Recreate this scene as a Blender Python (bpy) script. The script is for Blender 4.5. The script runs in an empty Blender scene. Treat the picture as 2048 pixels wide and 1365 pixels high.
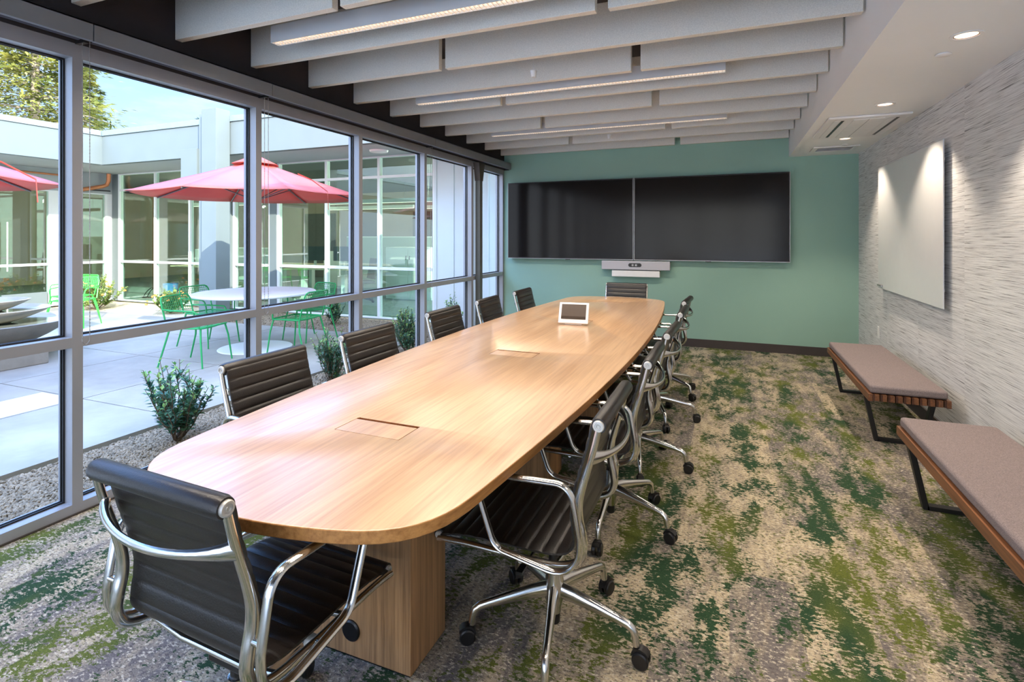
import bpy, bmesh, math, random
from mathutils import Vector, Matrix, noise as mnoise

PI = math.pi
random.seed(7)
S = bpy.context.scene
COL = S.collection

# ------------------------------------------------------------------ camera
F_PX, YAW, HOR, CAM_H = 1063.0, math.atan(435 / 1063.0), 474.0, 1.45
cam_d = bpy.data.cameras.new('camera')
cam = bpy.data.objects.new('camera', cam_d)
COL.objects.link(cam)
cam.location = (0, 0, CAM_H)
cam.rotation_euler = (PI / 2, 0, YAW)
cam_d.sensor_width = 36.0
cam_d.lens = F_PX / 2048 * 36.0
cam_d.shift_y = -(682.5 - HOR) / 2048
cam_d.clip_start = 0.02
cam_d.clip_end = 400
S.camera = cam

# ------------------------------------------------------------------ colour management
S.view_settings.view_transform = 'Standard'
S.view_settings.look = 'None'
S.view_settings.gamma = 1.0
S.view_settings.use_curve_mapping = False
S.view_settings.exposure = 0.46
S.cycles.use_denoising = True
S.cycles.max_bounces = 10
S.cycles.diffuse_bounces = 5
S.cycles.glossy_bounces = 4
S.cycles.transmission_bounces = 6
S.cycles.transparent_max_bounces = 16
S.cycles.caustics_reflective = False
S.cycles.caustics_refractive = False
S.cycles.sample_clamp_indirect = 6.0

# ------------------------------------------------------------------ world (sky with thin cloud)
SUN_AZ = (0.83, -0.56)          # direction towards the sun on the ground plane
SUN_EL = math.radians(26)
SKY_STRENGTH = 2.1
SUN_STRENGTH = 8.0
world = bpy.data.worlds.new('sky')
S.world = world
world.use_nodes = True
nt = world.node_tree
nt.nodes.clear()
wo = nt.nodes.new('ShaderNodeOutputWorld')
bg = nt.nodes.new('ShaderNodeBackground')
bg.inputs['Strength'].default_value = SKY_STRENGTH
tc = nt.nodes.new('ShaderNodeTexCoord')
sep = nt.nodes.new('ShaderNodeSeparateXYZ')
nt.links.new(tc.outputs['Generated'], sep.inputs[0])
gr = nt.nodes.new('ShaderNodeValToRGB')
el = gr.color_ramp.elements
el[0].position, el[0].color = 0.0, (0.36, 0.46, 0.68, 1)
el[1].position, el[1].color = 1.0, (0.80, 1.7, 3.9, 1)
for z_, c_ in ((0.30, (0.21, 0.33, 0.62, 1)), (0.52, (0.58, 1.3, 3.1, 1))):
    e = gr.color_ramp.elements.new(z_)
    e.color = c_
nt.links.new(sep.outputs['Z'], gr.inputs['Fac'])
mp = nt.nodes.new('ShaderNodeMapping')
mp.inputs['Scale'].default_value = (2.2, 2.2, 7.0)
nt.links.new(tc.outputs['Generated'], mp.inputs[0])
cn = nt.nodes.new('ShaderNodeTexNoise')
cn.inputs['Scale'].default_value = 1.6
cn.inputs['Detail'].default_value = 7
cn.inputs['Roughness'].default_value = 0.6
nt.links.new(mp.outputs[0], cn.inputs['Vector'])
cr = nt.nodes.new('ShaderNodeValToRGB')
cr.color_ramp.elements[0].position = 0.47
cr.color_ramp.elements[1].position = 0.72
nt.links.new(cn.outputs[0], cr.inputs['Fac'])
mx = nt.nodes.new('ShaderNodeMix')
mx.data_type = 'RGBA'
nt.links.new(cr.outputs['Color'], mx.inputs['Factor'])
nt.links.new(gr.outputs['Color'], mx.inputs['A'])
mx.inputs['B'].default_value = (0.44, 0.48, 0.55, 1)
dt = nt.nodes.new('ShaderNodeVectorMath')
dt.operation = 'DOT_PRODUCT'
nt.links.new(tc.outputs['Generated'], dt.inputs[0])
dt.inputs[1].default_value = (SUN_AZ[0] * math.cos(SUN_EL), SUN_AZ[1] * math.cos(SUN_EL), math.sin(SUN_EL))
ga = nt.nodes.new('ShaderNodeMapRange')          # bright hazy sky on the sun's side
ga.inputs['From Min'].default_value = -0.2
ga.inputs['From Max'].default_value = 1.0
ga.inputs['To Min'].default_value = 0.0
ga.inputs['To Max'].default_value = 1.7
nt.links.new(dt.outputs['Value'], ga.inputs['Value'])
sc_ = nt.nodes.new('ShaderNodeVectorMath')
sc_.operation = 'MULTIPLY_ADD'
sc_.inputs[0].default_value = (1.0, 0.90, 0.76)
nt.links.new(ga.outputs['Result'], sc_.inputs[1])
nt.links.new(mx.outputs['Result'], sc_.inputs[2])
nt.links.new(sc_.outputs[0], bg.inputs['Color'])
nt.links.new(bg.outputs[0], wo.inputs['Surface'])

sun_d = bpy.data.lights.new('sun', 'SUN')
sun_d.energy = SUN_STRENGTH
sun_d.color = (1.0, 0.93, 0.82)
sun_d.angle = math.radians(0.6)
sun = bpy.data.objects.new('sun', sun_d)
COL.objects.link(sun)
sd = Vector((SUN_AZ[0] * math.cos(SUN_EL), SUN_AZ[1] * math.cos(SUN_EL), math.sin(SUN_EL)))
sun.rotation_euler = sd.to_track_quat('Z', 'Y').to_euler()
sun.location = (6, -5, 9)

LINEAR_W = 1.7        # watt per bulb of the linear ceiling lights
DOWN_W = 58.0         # watt of one recessed downlight
WARM = (1.0, 0.87, 0.72)

# ------------------------------------------------------------------ helpers
def lin(c):
    c = c / 255.0
    return c / 12.92 if c <= 0.04045 else ((c + 0.055) / 1.055) ** 2.4

def rgb(r, g, b):
    return (lin(r), lin(g), lin(b), 1.0)

def new_mat(name):
    m = bpy.data.materials.new(name)
    m.use_nodes = True
    n = m.node_tree
    b = n.nodes['Principled BSDF']
    return m, n, b

def mat(name, col, rough=0.5, metal=0.0, var=0.08, scale=12.0, stretch=(1, 1, 1), spec=0.5, bump=0.0, bscale=None, coat=0.0):
    """plain procedural surface: base colour with a little noise variation"""
    m, n, b = new_mat(name)
    tcn = n.nodes.new('ShaderNodeTexCoord')
    mpn = n.nodes.new('ShaderNodeMapping')
    mpn.inputs['Scale'].default_value = stretch
    n.links.new(tcn.outputs['Object'], mpn.inputs[0])
    no = n.nodes.new('ShaderNodeTexNoise')
    no.inputs['Scale'].default_value = scale
    no.inputs['Detail'].default_value = 4
    n.links.new(mpn.outputs[0], no.inputs['Vector'])
    r = n.nodes.new('ShaderNodeValToRGB')
    c = Vector(col[:3])
    lo, hi = c * (1 - var), c * (1 + var)
    r.color_ramp.elements[0].position, r.color_ramp.elements[0].color = 0.3, (*lo, 1)
    r.color_ramp.elements[1].position, r.color_ramp.elements[1].color = 0.7, (*[min(1, v) for v in hi], 1)
    n.links.new(no.outputs[0], r.inputs['Fac'])
    n.links.new(r.outputs['Color'], b.inputs['Base Color'])
    b.inputs['Roughness'].default_value = rough
    b.inputs['Metallic'].default_value = metal
    b.inputs['Specular IOR Level'].default_value = spec
    b.inputs['Coat Weight'].default_value = coat
    if bump:
        bn = n.nodes.new('ShaderNodeTexNoise')
        bn.inputs['Scale'].default_value = bscale or scale * 6
        bn.inputs['Detail'].default_value = 3
        n.links.new(mpn.outputs[0], bn.inputs['Vector'])
        bp = n.nodes.new('ShaderNodeBump')
        bp.inputs['Strength'].default_value = bump
        bp.inputs['Distance'].default_value = 0.01
        n.links.new(bn.outputs[0], bp.inputs['Height'])
        n.links.new(bp.outputs[0], b.inputs['Normal'])
    return m

def emis(name, col, strength, base=(0.8, 0.8, 0.8, 1)):
    m, n, b = new_mat(name)
    b.inputs['Base Color'].default_value = base
    b.inputs['Emission Color'].default_value = col
    b.inputs['Emission Strength'].default_value = strength
    return m

def glass(name, tint, refl=0.05, rough=0.0):
    m, n, b = new_mat(name)
    n.nodes.remove(b)
    out = n.nodes['Material Output']
    tr = n.nodes.new('ShaderNodeBsdfTransparent')
    tr.inputs[0].default_value = tint
    gl = n.nodes.new('ShaderNodeBsdfGlossy')
    gl.inputs['Roughness'].default_value = rough
    fr = n.nodes.new('ShaderNodeLayerWeight')
    fr.inputs['Blend'].default_value = 0.5
    pw = n.nodes.new('ShaderNodeMath')
    pw.operation = 'POWER'
    pw.inputs[1].default_value = 5.0
    n.links.new(fr.outputs['Facing'], pw.inputs[0])
    ad = n.nodes.new('ShaderNodeMath')
    ad.operation = 'MULTIPLY_ADD'
    ad.use_clamp = True
    ad.inputs[1].default_value = 0.4
    ad.inputs[2].default_value = refl
    n.links.new(pw.outputs[0], ad.inputs[0])
    mxs = n.nodes.new('ShaderNodeMixShader')
    n.links.new(ad.outputs[0], mxs.inputs[0])
    n.links.new(tr.outputs[0], mxs.inputs[1])
    n.links.new(gl.outputs[0], mxs.inputs[2])
    n.links.new(mxs.outputs[0], out.inputs['Surface'])
    return m

class MB:
    """collects shapes, then links them as one mesh object"""
    def __init__(self):
        self.v, self.f, self.mi = [], [], []
        self.cur = 0
    def add(self, vs, fs):
        o = len(self.v)
        self.v.extend(vs)
        for f in fs:
            self.f.append(tuple(i + o for i in f))
            self.mi.append(self.cur)
    def box(self, x0, x1, y0, y1, z0, z1):
        vs = [(x, y, z) for z in (z0, z1) for y in (y0, y1) for x in (x0, x1)]
        self.add(vs, [(0, 2, 3, 1), (4, 5, 7, 6), (0, 1, 5, 4), (2, 6, 7, 3), (0, 4, 6, 2), (1, 3, 7, 5)])
        return self
    def cbox(self, c, s):
        return self.box(c[0] - s[0] / 2, c[0] + s[0] / 2, c[1] - s[1] / 2, c[1] + s[1] / 2, c[2] - s[2] / 2, c[2] + s[2] / 2)
    def tube(self, path, r, n=10, closed=False, up=None, caps=True):
        """r: number, list, or (ru, rv) / list of (ru, rv): rv is measured along 'up'"""
        P = [Vector(p) for p in path]
        k = len(P)
        rs = r if isinstance(r, list) else [r] * k
        rs = [q if isinstance(q, tuple) else (q, q) for q in rs]
        vs, prev = [], None
        for i in range(k):
            a = P[(i - 1) % k] if (closed or i > 0) else P[i]
            b = P[(i + 1) % k] if (closed or i < k - 1) else P[i]
            t = (b - a).normalized()
            if up is not None:
                w = Vector(up)
                w = (w - t * w.dot(t)).normalized()
            else:
                if prev is None:
                    w = t.orthogonal().normalized()
                else:
                    w = (prev - t * prev.dot(t)).normalized()
                prev = w
            u = t.cross(w)
            for j in range(n):
                an = 2 * PI * j / n
                vs.append(tuple(P[i] + u * (rs[i][0] * math.cos(an)) + w * (rs[i][1] * math.sin(an))))
        fs = []
        m = k if closed else k - 1
        for i in range(m):
            for j in range(n):
                a, b = i * n + j, i * n + (j + 1) % n
                c, d = ((i + 1) % k) * n + (j + 1) % n, ((i + 1) % k) * n + j
                fs.append((a, b, c, d))
        if caps and not closed:
            fs.append(tuple(range(n - 1, -1, -1)))
            fs.append(tuple((k - 1) * n + j for j in range(n)))
        self.add(vs, fs)
        return self
    def bar(self, a, b, r, n=8):
        return self.tube([a, b], r, n)
    def lathe(self, prof, n=32, c=(0, 0, 0), axis='z', caps=True):
        vs = []
        for (r, h) in prof:
            for j in range(n):
                an = 2 * PI * j / n
                p = (r * math.cos(an), r * math.sin(an), h)
                if axis == 'x':
                    p = (h, p[0], p[1])
                elif axis == 'y':
                    p = (p[1], h, p[0])
                vs.append((p[0] + c[0], p[1] + c[1], p[2] + c[2]))
        fs = []
        for i in range(len(prof) - 1):
            for j in range(n):
                fs.append((i * n + j, i * n + (j + 1) % n, (i + 1) * n + (j + 1) % n, (i + 1) * n + j))
        if caps:
            fs.append(tuple(range(n - 1, -1, -1)))
            fs.append(tuple((len(prof) - 1) * n + j for j in range(n)))
        self.add(vs, fs)
        return self
    def prism(self, poly, z0, z1):
        n = len(poly)
        vs = [(p[0], p[1], z0) for p in poly] + [(p[0], p[1], z1) for p in poly]
        fs = [tuple(range(n - 1, -1, -1)), tuple(range(n, 2 * n))]
        fs += [(i, (i + 1) % n, n + (i + 1) % n, n + i) for i in range(n)]
        self.add(vs, fs)
        return self
    def prism_x(self, poly, x0, x1):
        """poly in (y, z)"""
        n = len(poly)
        vs = [(x0, p[0], p[1]) for p in poly] + [(x1, p[0], p[1]) for p in poly]
        fs = [tuple(range(n)), tuple(range(2 * n - 1, n - 1, -1))]
        fs += [(i, n + i, n + (i + 1) % n, (i + 1) % n) for i in range(n)]
        self.add(vs, fs)
        return self
    def sphere(self, c, r, n=12, m=8, sc=(1, 1, 1)):
        prof = []
        vs, fs = [], []
        for i in range(m + 1):
            t = PI * i / m
            for j in range(n):
                p = 2 * PI * j / n
                vs.append((c[0] + r * sc[0] * math.sin(t) * math.cos(p), c[1] + r * sc[1] * math.sin(t) * math.sin(p), c[2] - r * sc[2] * math.cos(t)))
        for i in range(m):
            for j in range(n):
                fs.append((i * n + j, i * n + (j + 1) % n, (i + 1) * n + (j + 1) % n, (i + 1) * n + j))
        self.add(vs, fs)
        return self
    def build(self, name, m=None, parent=None, bevel=0.0, seg=2, smooth=True, angle=38):
        me = bpy.data.meshes.new(name)
        me.from_pydata(self.v, [], self.f)
        bm = bmesh.new()
        bm.from_mesh(me)
        bmesh.ops.remove_doubles(bm, verts=bm.verts, dist=1e-6)
        bmesh.ops.recalc_face_normals(bm, faces=bm.faces) if len(bm.faces) < 60000 else None
        bm.to_mesh(me)
        bm.free()
        ms = m if isinstance(m, (list, tuple)) else [m]
        for q in ms:
            me.materials.append(q)
        if len(ms) > 1 and len(me.polygons) == len(self.mi):
            me.polygons.foreach_set('material_index', self.mi)
        if smooth:
            me.polygons.foreach_set('use_smooth', [True] * len(me.polygons))
            me.set_sharp_from_angle(angle=math.radians(angle))
        o = bpy.data.objects.new(name, me)
        COL.objects.link(o)
        if parent is not None:
            o.parent = parent
        if bevel:
            bv = o.modifiers.new('bevel', 'BEVEL')
            bv.width = bevel
            bv.segments = seg
            bv.limit_method = 'ANGLE'
            bv.angle_limit = math.radians(40)
            bv.harden_normals = True
        return o

def tag(o, label, cat=None, group=None, kind=None):
    if label:
        o['label'] = label
    if cat:
        o['category'] = cat
    if group:
        o['group'] = group
    if kind:
        o['kind'] = kind
    return o

def thing(name, label, cat, loc=(0, 0, 0), rz=0.0, group=None, kind=None):
    o = bpy.data.objects.new(name, None)
    COL.objects.link(o)
    o.empty_display_size = 0.1
    o.location = loc
    o.rotation_euler = (0, 0, rz)
    return tag(o, label, cat, group, kind)

KIDS = {}
def children(o):
    return [c for c in bpy.data.objects if c.parent == o]

def copy_tree(o, parent=None, table=None):
    c = o.copy()
    COL.objects.link(c)
    c.parent = parent
    for ch in table[o]:
        copy_tree(ch, c, table)
    return c

def dup(o, loc, rz, label, cat=None, group=None):
    table = {}
    for q in bpy.data.objects:
        table.setdefault(q, [])
        if q.parent is not None:
            table.setdefault(q.parent, []).append(q)
    c = copy_tree(o, None, table)
    c.location = loc
    c.rotation_euler = (0, 0, rz)
    c['label'] = label
    if group:
        c['group'] = group
    return c

def fillet(pts, n=6, closed=True):
    """pts: (y, z, radius) corners in 2-D -> rounded path"""
    out = []
    k = len(pts)
    for i in range(k):
        p = Vector(pts[i][:2])
        r = pts[i][2]
        a = Vector(pts[(i - 1) % k][:2])
        b = Vector(pts[(i + 1) % k][:2])
        u, w = (a - p).normalized(), (b - p).normalized()
        ang = u.angle(w)
        t = r / math.tan(ang / 2)
        s, e2 = p + u * t, p + w * t
        cc = p + (u + w).normalized() * (r / math.sin(ang / 2))
        a0 = math.atan2(s.y - cc.y, s.x - cc.x)
        a1 = math.atan2(e2.y - cc.y, e2.x - cc.x)
        dl = (a1 - a0 + PI) % (2 * PI) - PI
        for q in range(n + 1):
            t2 = a0 + dl * q / n
            out.append((cc.x + r * math.cos(t2), cc.y + r * math.sin(t2)))
    return out

def spline(pts, per=6):
    """Catmull-Rom through points"""
    P = [Vector(p) for p in pts]
    out = []
    for i in range(len(P) - 1):
        p0 = P[i - 1] if i > 0 else P[i] * 2 - P[i + 1]
        p1, p2 = P[i], P[i + 1]
        p3 = P[i + 2] if i + 2 < len(P) else P[i + 1] * 2 - P[i]
        for q in range(per):
            t = q / per
            out.append(0.5 * ((2 * p1) + (p2 - p0) * t + (2 * p0 - 5 * p1 + 4 * p2 - p3) * t * t + (3 * p1 - p0 - 3 * p2 + p3) * t ** 3))
    out.append(P[-1])
    return out

# ------------------------------------------------------------------ materials
def m_carpet():
    m, n, b = new_mat('carpet')
    L = n.links.new
    N = n.nodes.new
    tc = N('ShaderNodeTexCoord')
    def noise(scale, sx, sy, det=3, rough=0.55, off=0.0):
        mp = N('ShaderNodeMapping')
        mp.inputs['Scale'].default_value = (sx, sy, 1)
        mp.inputs['Location'].default_value = (off, off * 1.7, off)
        L(tc.outputs['Object'], mp.inputs[0])
        t = N('ShaderNodeTexNoise')
        t.inputs['Scale'].default_value = scale
        t.inputs['Detail'].default_value = det
        t.inputs['Roughness'].default_value = rough
        L(mp.outputs[0], t.inputs['Vector'])
        return t.outputs[0]
    def math_(op, a, c, clamp=False):
        q = N('ShaderNodeMath')
        q.operation = op
        q.use_clamp = clamp
        for i, s in enumerate((a, c)):
            if isinstance(s, (int, float)):
                q.inputs[i].default_value = s
            else:
                L(s, q.inputs[i])
        return q.outputs[0]
    def ramp(s, p0, c0, p1, c1):
        q = N('ShaderNodeValToRGB')
        q.color_ramp.elements[0].position, q.color_ramp.elements[0].color = p0, c0
        q.color_ramp.elements[1].position, q.color_ramp.elements[1].color = p1, c1
        L(s, q.inputs['Fac'])
        return q.outputs['Color']
    def mix(f, a, c):
        q = N('ShaderNodeMix')
        q.data_type = 'RGBA'
        L(f, q.inputs['Factor'])
        for k, s in (('A', a), ('B', c)):
            if isinstance(s, tuple):
                q.inputs[k].default_value = s
            else:
                L(s, q.inputs[k])
        return q.outputs['Result']
    W, K = (1, 1, 1, 1), (0, 0, 0, 1)
    # planks: 0.25 x 1.0 m running along the room, each with its own tone
    mp = N('ShaderNodeMapping')
    mp.inputs['Rotation'].default_value = (0, 0, PI / 2)
    L(tc.outputs['Object'], mp.inputs[0])
    br = N('ShaderNodeTexBrick')
    br.inputs['Scale'].default_value = 1.0
    br.inputs['Brick Width'].default_value = 1.0
    br.inputs['Row Height'].default_value = 0.25
    br.inputs['Mortar Size'].default_value = 0.0
    br.inputs['Color1'].default_value = (0, 0, 0, 1)
    br.inputs['Color2'].default_value = (1, 1, 1, 1)
    L(mp.outputs[0], br.inputs['Vector'])
    plank = br.outputs['Color']
    tone = noise(1.0, 9.0, 3.2, 4, 0.7)
    tone2 = math_('ADD', tone, math_('MULTIPLY', math_('SUBTRACT', plank, 0.5), 0.22))
    base = ramp(tone2, 0.36, rgb(108, 102, 100), 0.62, rgb(178, 164, 138))
    sp = noise(1.0, 62, 100, 4, 0.75, 3.1)
    base = mix(ramp(sp, 0.50, K, 0.60, (0.8, 0.8, 0.8, 1)), base, rgb(80, 75, 76))
    sp2 = noise(1.0, 60, 100, 3, 0.7, 9.7)
    base = mix(ramp(sp2, 0.54, K, 0.64, (0.75, 0.75, 0.75, 1)), base, rgb(204, 194, 174))
    # green patches, ragged into little cross-wise dashes
    g1 = noise(1.0, 11.0, 5.5, 3, 0.65, 5.3)
    g0 = noise(1.0, 4.0, 0.8, 2, 0.5, 8.8)
    g2 = noise(1.0, 38, 70, 4, 0.75, 1.9)
    gm = math_('ADD', g1, math_('MULTIPLY', math_('SUBTRACT', g2, 0.5), 1.25))
    gm = math_('ADD', gm, math_('MULTIPLY', math_('SUBTRACT', g0, 0.5), 0.7))
    gm = math_('ADD', gm, math_('MULTIPLY', math_('SUBTRACT', plank, 0.5), 0.05))
    gmask = ramp(gm, 0.515, K, 0.555, W)
    gt = noise(1.0, 3.5, 1.6, 2, 0.5, 12.3)
    green = ramp(gt, 0.44, rgb(44, 68, 46), 0.58, rgb(92, 100, 44))
    fine = noise(1.0, 160, 200, 2, 0.6, 2.2)
    green = mix(ramp(fine, 0.45, K, 0.7, (0.55, 0.55, 0.55, 1)), green, rgb(20, 44, 30))
    colr = mix(gmask, base, green)
    L(colr, b.inputs['Base Color'])
    b.inputs['Roughness'].default_value = 0.95
    b.inputs['Specular IOR Level'].default_value = 0.15
    bp = N('ShaderNodeBump')
    bp.inputs['Strength'].default_value = 0.6
    bp.inputs['Distance'].default_value = 0.006
    L(math_('ADD', fine, math_('MULTIPLY', gmask, 0.5)), bp.inputs['Height'])
    L(bp.outputs[0], b.inputs['Normal'])
    return m

def m_grasscloth():
    m, n, b = new_mat('grasscloth')
    L, N = n.links.new, n.nodes.new
    tc = N('ShaderNodeTexCoord')
    sp = N('ShaderNodeSeparateXYZ')
    L(tc.outputs['Object'], sp.inputs[0])
    def math_(op, a, c):
        q = N('ShaderNodeMath')
        q.operation = op
        for i, s in enumerate((a, c)):
            if isinstance(s, (int, float)):
                q.inputs[i].default_value = s
            else:
                L(s, q.inputs[i])
        return q.outputs[0]
    drop = math_('FLOOR', math_('DIVIDE', math_('ADD', sp.outputs['Y'], 0.27), 0.92), 0)
    cmb = N('ShaderNodeCombineXYZ')
    L(math_('MULTIPLY', drop, 7.3), cmb.inputs[0])
    L(math_('MULTIPLY', sp.outputs['Y'], 3.6), cmb.inputs[1])
    L(math_('MULTIPLY', sp.outputs['Z'], 230.0), cmb.inputs[2])
    t = N('ShaderNodeTexNoise')
    t.inputs['Scale'].default_value = 1.0
    t.inputs['Detail'].default_value = 5
    t.inputs['Roughness'].default_value = 0.62
    L(cmb.outputs[0], t.inputs['Vector'])
    r = N('ShaderNodeValToRGB')
    e = r.color_ramp.elements
    e[0].position, e[0].color = 0.32, rgb(100, 101, 103)
    e[1].position, e[1].color = 0.66, rgb(232, 233, 233)
    q = e.new(0.45)
    q.color = rgb(204, 205, 206)
    L(t.outputs[0], r.inputs['Fac'])
    L(r.outputs['Color'], b.inputs['Base Color'])
    b.inputs['Roughness'].default_value = 0.7
    bp = N('ShaderNodeBump')
    bp.inputs['Strength'].default_value = 0.35
    bp.inputs['Distance'].default_value = 0.004
    L(t.outputs[0], bp.inputs['Height'])
    L(bp.outputs[0], b.inputs['Normal'])
    return m

def m_wood(name, dark, light, axis='y', plank=0.11, rough=0.3, gscale=1.0, planktone=0.35, spec=0.5):
    """straight-grained veneer; grain along axis"""
    m, n, b = new_mat(name)
    L, N = n.links.new, n.nodes.new
    tc = N('ShaderNodeTexCoord')
    mp = N('ShaderNodeMapping')
    s = {'x': (2.2, 70, 70), 'y': (70, 2.2, 70), 'z': (70, 70, 2.2)}[axis]
    mp.inputs['Scale'].default_value = tuple(v * gscale for v in s)
    L(tc.outputs['Object'], mp.inputs[0])
    t = N('ShaderNodeTexNoise')
    t.inputs['Scale'].default_value = 1.0
    t.inputs['Detail'].default_value = 4
    t.inputs['Roughness'].default_value = 0.65
    L(mp.outputs[0], t.inputs['Vector'])
    mp2 = N('ShaderNodeMapping')
    s2 = {'x': (0.9, 1 / plank, 1 / plank), 'y': (1 / plank, 0.9, 1 / plank), 'z': (1 / plank, 1 / plank, 0.5)}[axis]
    mp2.inputs['Scale'].default_value = s2
    L(tc.outputs['Object'], mp2.inputs[0])
    t2 = N('ShaderNodeTexNoise')
    t2.inputs['Scale'].default_value = 1.0
    t2.inputs['Detail'].default_value = 1
    L(mp2.outputs[0], t2.inputs['Vector'])
    a = N('ShaderNodeMath')
    a.operation = 'MULTIPLY'
    a.inputs[1].default_value = planktone
    L(t2.outputs[0], a.inputs[0])
    a2 = N('ShaderNodeMath')
    a2.operation = 'MULTIPLY_ADD'
    a2.inputs[1].default_value = 1 - planktone
    L(t.outputs[0], a2.inputs[0])
    L(a.outputs[0], a2.inputs[2])
    r = N('ShaderNodeValToRGB')
    r.color_ramp.elements[0].position, r.color_ramp.elements[0].color = 0.36, dark
    r.color_ramp.elements[1].position, r.color_ramp.elements[1].color = 0.62, light
    L(a2.outputs[0], r.inputs['Fac'])
    L(r.outputs['Color'], b.inputs['Base Color'])
    b.inputs['Roughness'].default_value = rough
    b.inputs['Specular IOR Level'].default_value = spec
    bp = N('ShaderNodeBump')
    bp.inputs['Strength'].default_value = 0.12
    bp.inputs['Distance'].default_value = 0.002
    L(t.outputs[0], bp.inputs['Height'])
    L(bp.outputs[0], b.inputs['Normal'])
    return m

def m_concrete():
    m, n, b = new_mat('patio_concrete')
    L, N = n.links.new, n.nodes.new
    tc = N('ShaderNodeTexCoord')
    t = N('ShaderNodeTexNoise')
    t.inputs['Scale'].default_value = 0.9
    t.inputs['Detail'].default_value = 8
    t.inputs['Roughness'].default_value = 0.65
    L(tc.outputs['Object'], t.inputs['Vector'])
    r = N('ShaderNodeValToRGB')
    r.color_ramp.elements[0].position, r.color_ramp.elements[0].color = 0.35, rgb(134, 130, 122)
    r.color_ramp.elements[1].position, r.color_ramp.elements[1].color = 0.68, rgb(164, 159, 150)
    L(t.outputs[0], r.inputs['Fac'])
    L(r.outputs['Color'], b.inputs['Base Color'])
    b.inputs['Roughness'].default_value = 0.75
    return m

def m_leaf(name, dark, light, trans=0.25, scale=3.0):
    m, n, b = new_mat(name)
    L, N = n.links.new, n.nodes.new
    tc = N('ShaderNodeTexCoord')
    t = N('ShaderNodeTexNoise')
    t.inputs['Scale'].default_value = scale
    t.inputs['Detail'].default_value = 4
    L(tc.outputs['Object'], t.inputs['Vector'])
    r = N('ShaderNodeValToRGB')
    r.color_ramp.elements[0].position, r.color_ramp.elements[0].color = 0.38, dark
    r.color_ramp.elements[1].position, r.color_ramp.elements[1].color = 0.64, light
    L(t.outputs[0], r.inputs['Fac'])
    L(r.outputs['Color'], b.inputs['Base Color'])
    b.inputs['Roughness'].default_value = 0.5
    tl = N('ShaderNodeBsdfTranslucent')
    L(r.outputs['Color'], tl.inputs[0])
    ms = N('ShaderNodeMixShader')
    ms.inputs[0].default_value = trans
    L(b.outputs[0], ms.inputs[1])
    L(tl.outputs[0], ms.inputs[2])
    L(ms.outputs[0], n.nodes['Material Output'].inputs['Surface'])
    return m

M = {}
M['carpet'] = m_carpet()
M['grasscloth'] = m_grasscloth()
M['table_top'] = m_wood('oak_top', rgb(188, 142, 98), rgb(228, 186, 140), 'y', 0.09, 0.30, planktone=0.35)
M['table_top'].node_tree.nodes['Principled BSDF'].inputs['Coat Weight'].default_value = 1.0
M['table_top'].node_tree.nodes['Principled BSDF'].inputs['Coat Roughness'].default_value = 0.28
M['table_top'].node_tree.nodes['Principled BSDF'].inputs['Coat IOR'].default_value = 1.85
M['table_edge'] = m_wood('oak_edge', rgb(150, 98, 48), rgb(196, 140, 80), 'y', 0.3, 0.4)
M['table_leg'] = m_wood('oak_veneer', rgb(126, 92, 60), rgb(186, 142, 98), 'z', 0.10, 0.45)
M['table_slot'] = m_wood('oak_cut', rgb(110, 62, 22), rgb(150, 90, 38), 'y', 0.1, 0.6)
M['walnut'] = m_wood('walnut', rgb(80, 50, 32), rgb(132, 86, 54), 'y', 0.2, 0.45)
M['walnut_dark'] = m_wood('walnut_dark', rgb(50, 28, 18), rgb(84, 48, 30), 'y', 0.2, 0.5)
M['green_wall'] = mat('green_wall_paint', rgb(142, 178, 163), 0.75, var=0.03, scale=2, bump=0.08, bscale=140)
M['white_wall'] = mat('white_paint', rgb(206, 206, 203), 0.7, var=0.02, scale=2)
M['soffit'] = mat('soffit_paint', rgb(240, 241, 240), 0.7, var=0.02, scale=1.5, bump=0.05, bscale=160)
M['dark_ceiling'] = mat('dark_ceiling_paint', rgb(44, 40, 44), 0.85, var=0.15, scale=5)
M['baseboard'] = mat('dark_rubber_base', rgb(62, 54, 52), 0.55, var=0.05)
M['felt'] = mat('grey_felt', rgb(222, 219, 210), 0.95, var=0.10, scale=160, spec=0.1, bump=0.2, bscale=300)
M['alu'] = mat('window_aluminium', rgb(156, 158, 164), 0.42, metal=0.35, var=0.03, scale=8, stretch=(1, 1, 0.1))
M['alu_white'] = mat('white_aluminium', rgb(226, 228, 228), 0.45, var=0.02, scale=6)
M['gasket'] = mat('gasket', rgb(24, 25, 30), 0.6, var=0.1)
M['valance'] = mat('shade_fascia', rgb(128, 131, 136), 0.45, metal=0.3, var=0.03)
M['shade_cloth'] = mat('shade_cloth', rgb(70, 70, 82), 0.85, var=0.08, scale=90)
M['chain'] = mat('bead_chain_metal', rgb(150, 148, 146), 0.4, metal=0.6)
M['post'] = mat('bronze_post', rgb(92, 94, 90), 0.5, metal=0.3, var=0.06)
M['shroud'] = mat('dark_bronze', rgb(74, 66, 60), 0.55, metal=0.2, var=0.1, scale=20)
M['glass_in'] = glass('clear_glass', (0.96, 0.985, 0.975, 1), 0.006)
M['glass_out'] = glass('green_glass', (0.80, 0.94, 0.86, 1), 0.12)
M['leather'] = mat('black_leather', rgb(29, 25, 24), 0.36, var=0.18, scale=9, bump=0.1, bscale=260, spec=0.6)
M['mesh_black'] = mat('black_backing', rgb(30, 28, 30), 0.6, var=0.15, scale=120, bump=0.15, bscale=400)
M['chrome'] = mat('polished_aluminium', rgb(216, 214, 210), 0.19, metal=1.0, var=0.03, scale=6)
M['chrome_dull'] = mat('turned_aluminium', rgb(214, 212, 208), 0.42, metal=0.6, var=0.04)
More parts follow.
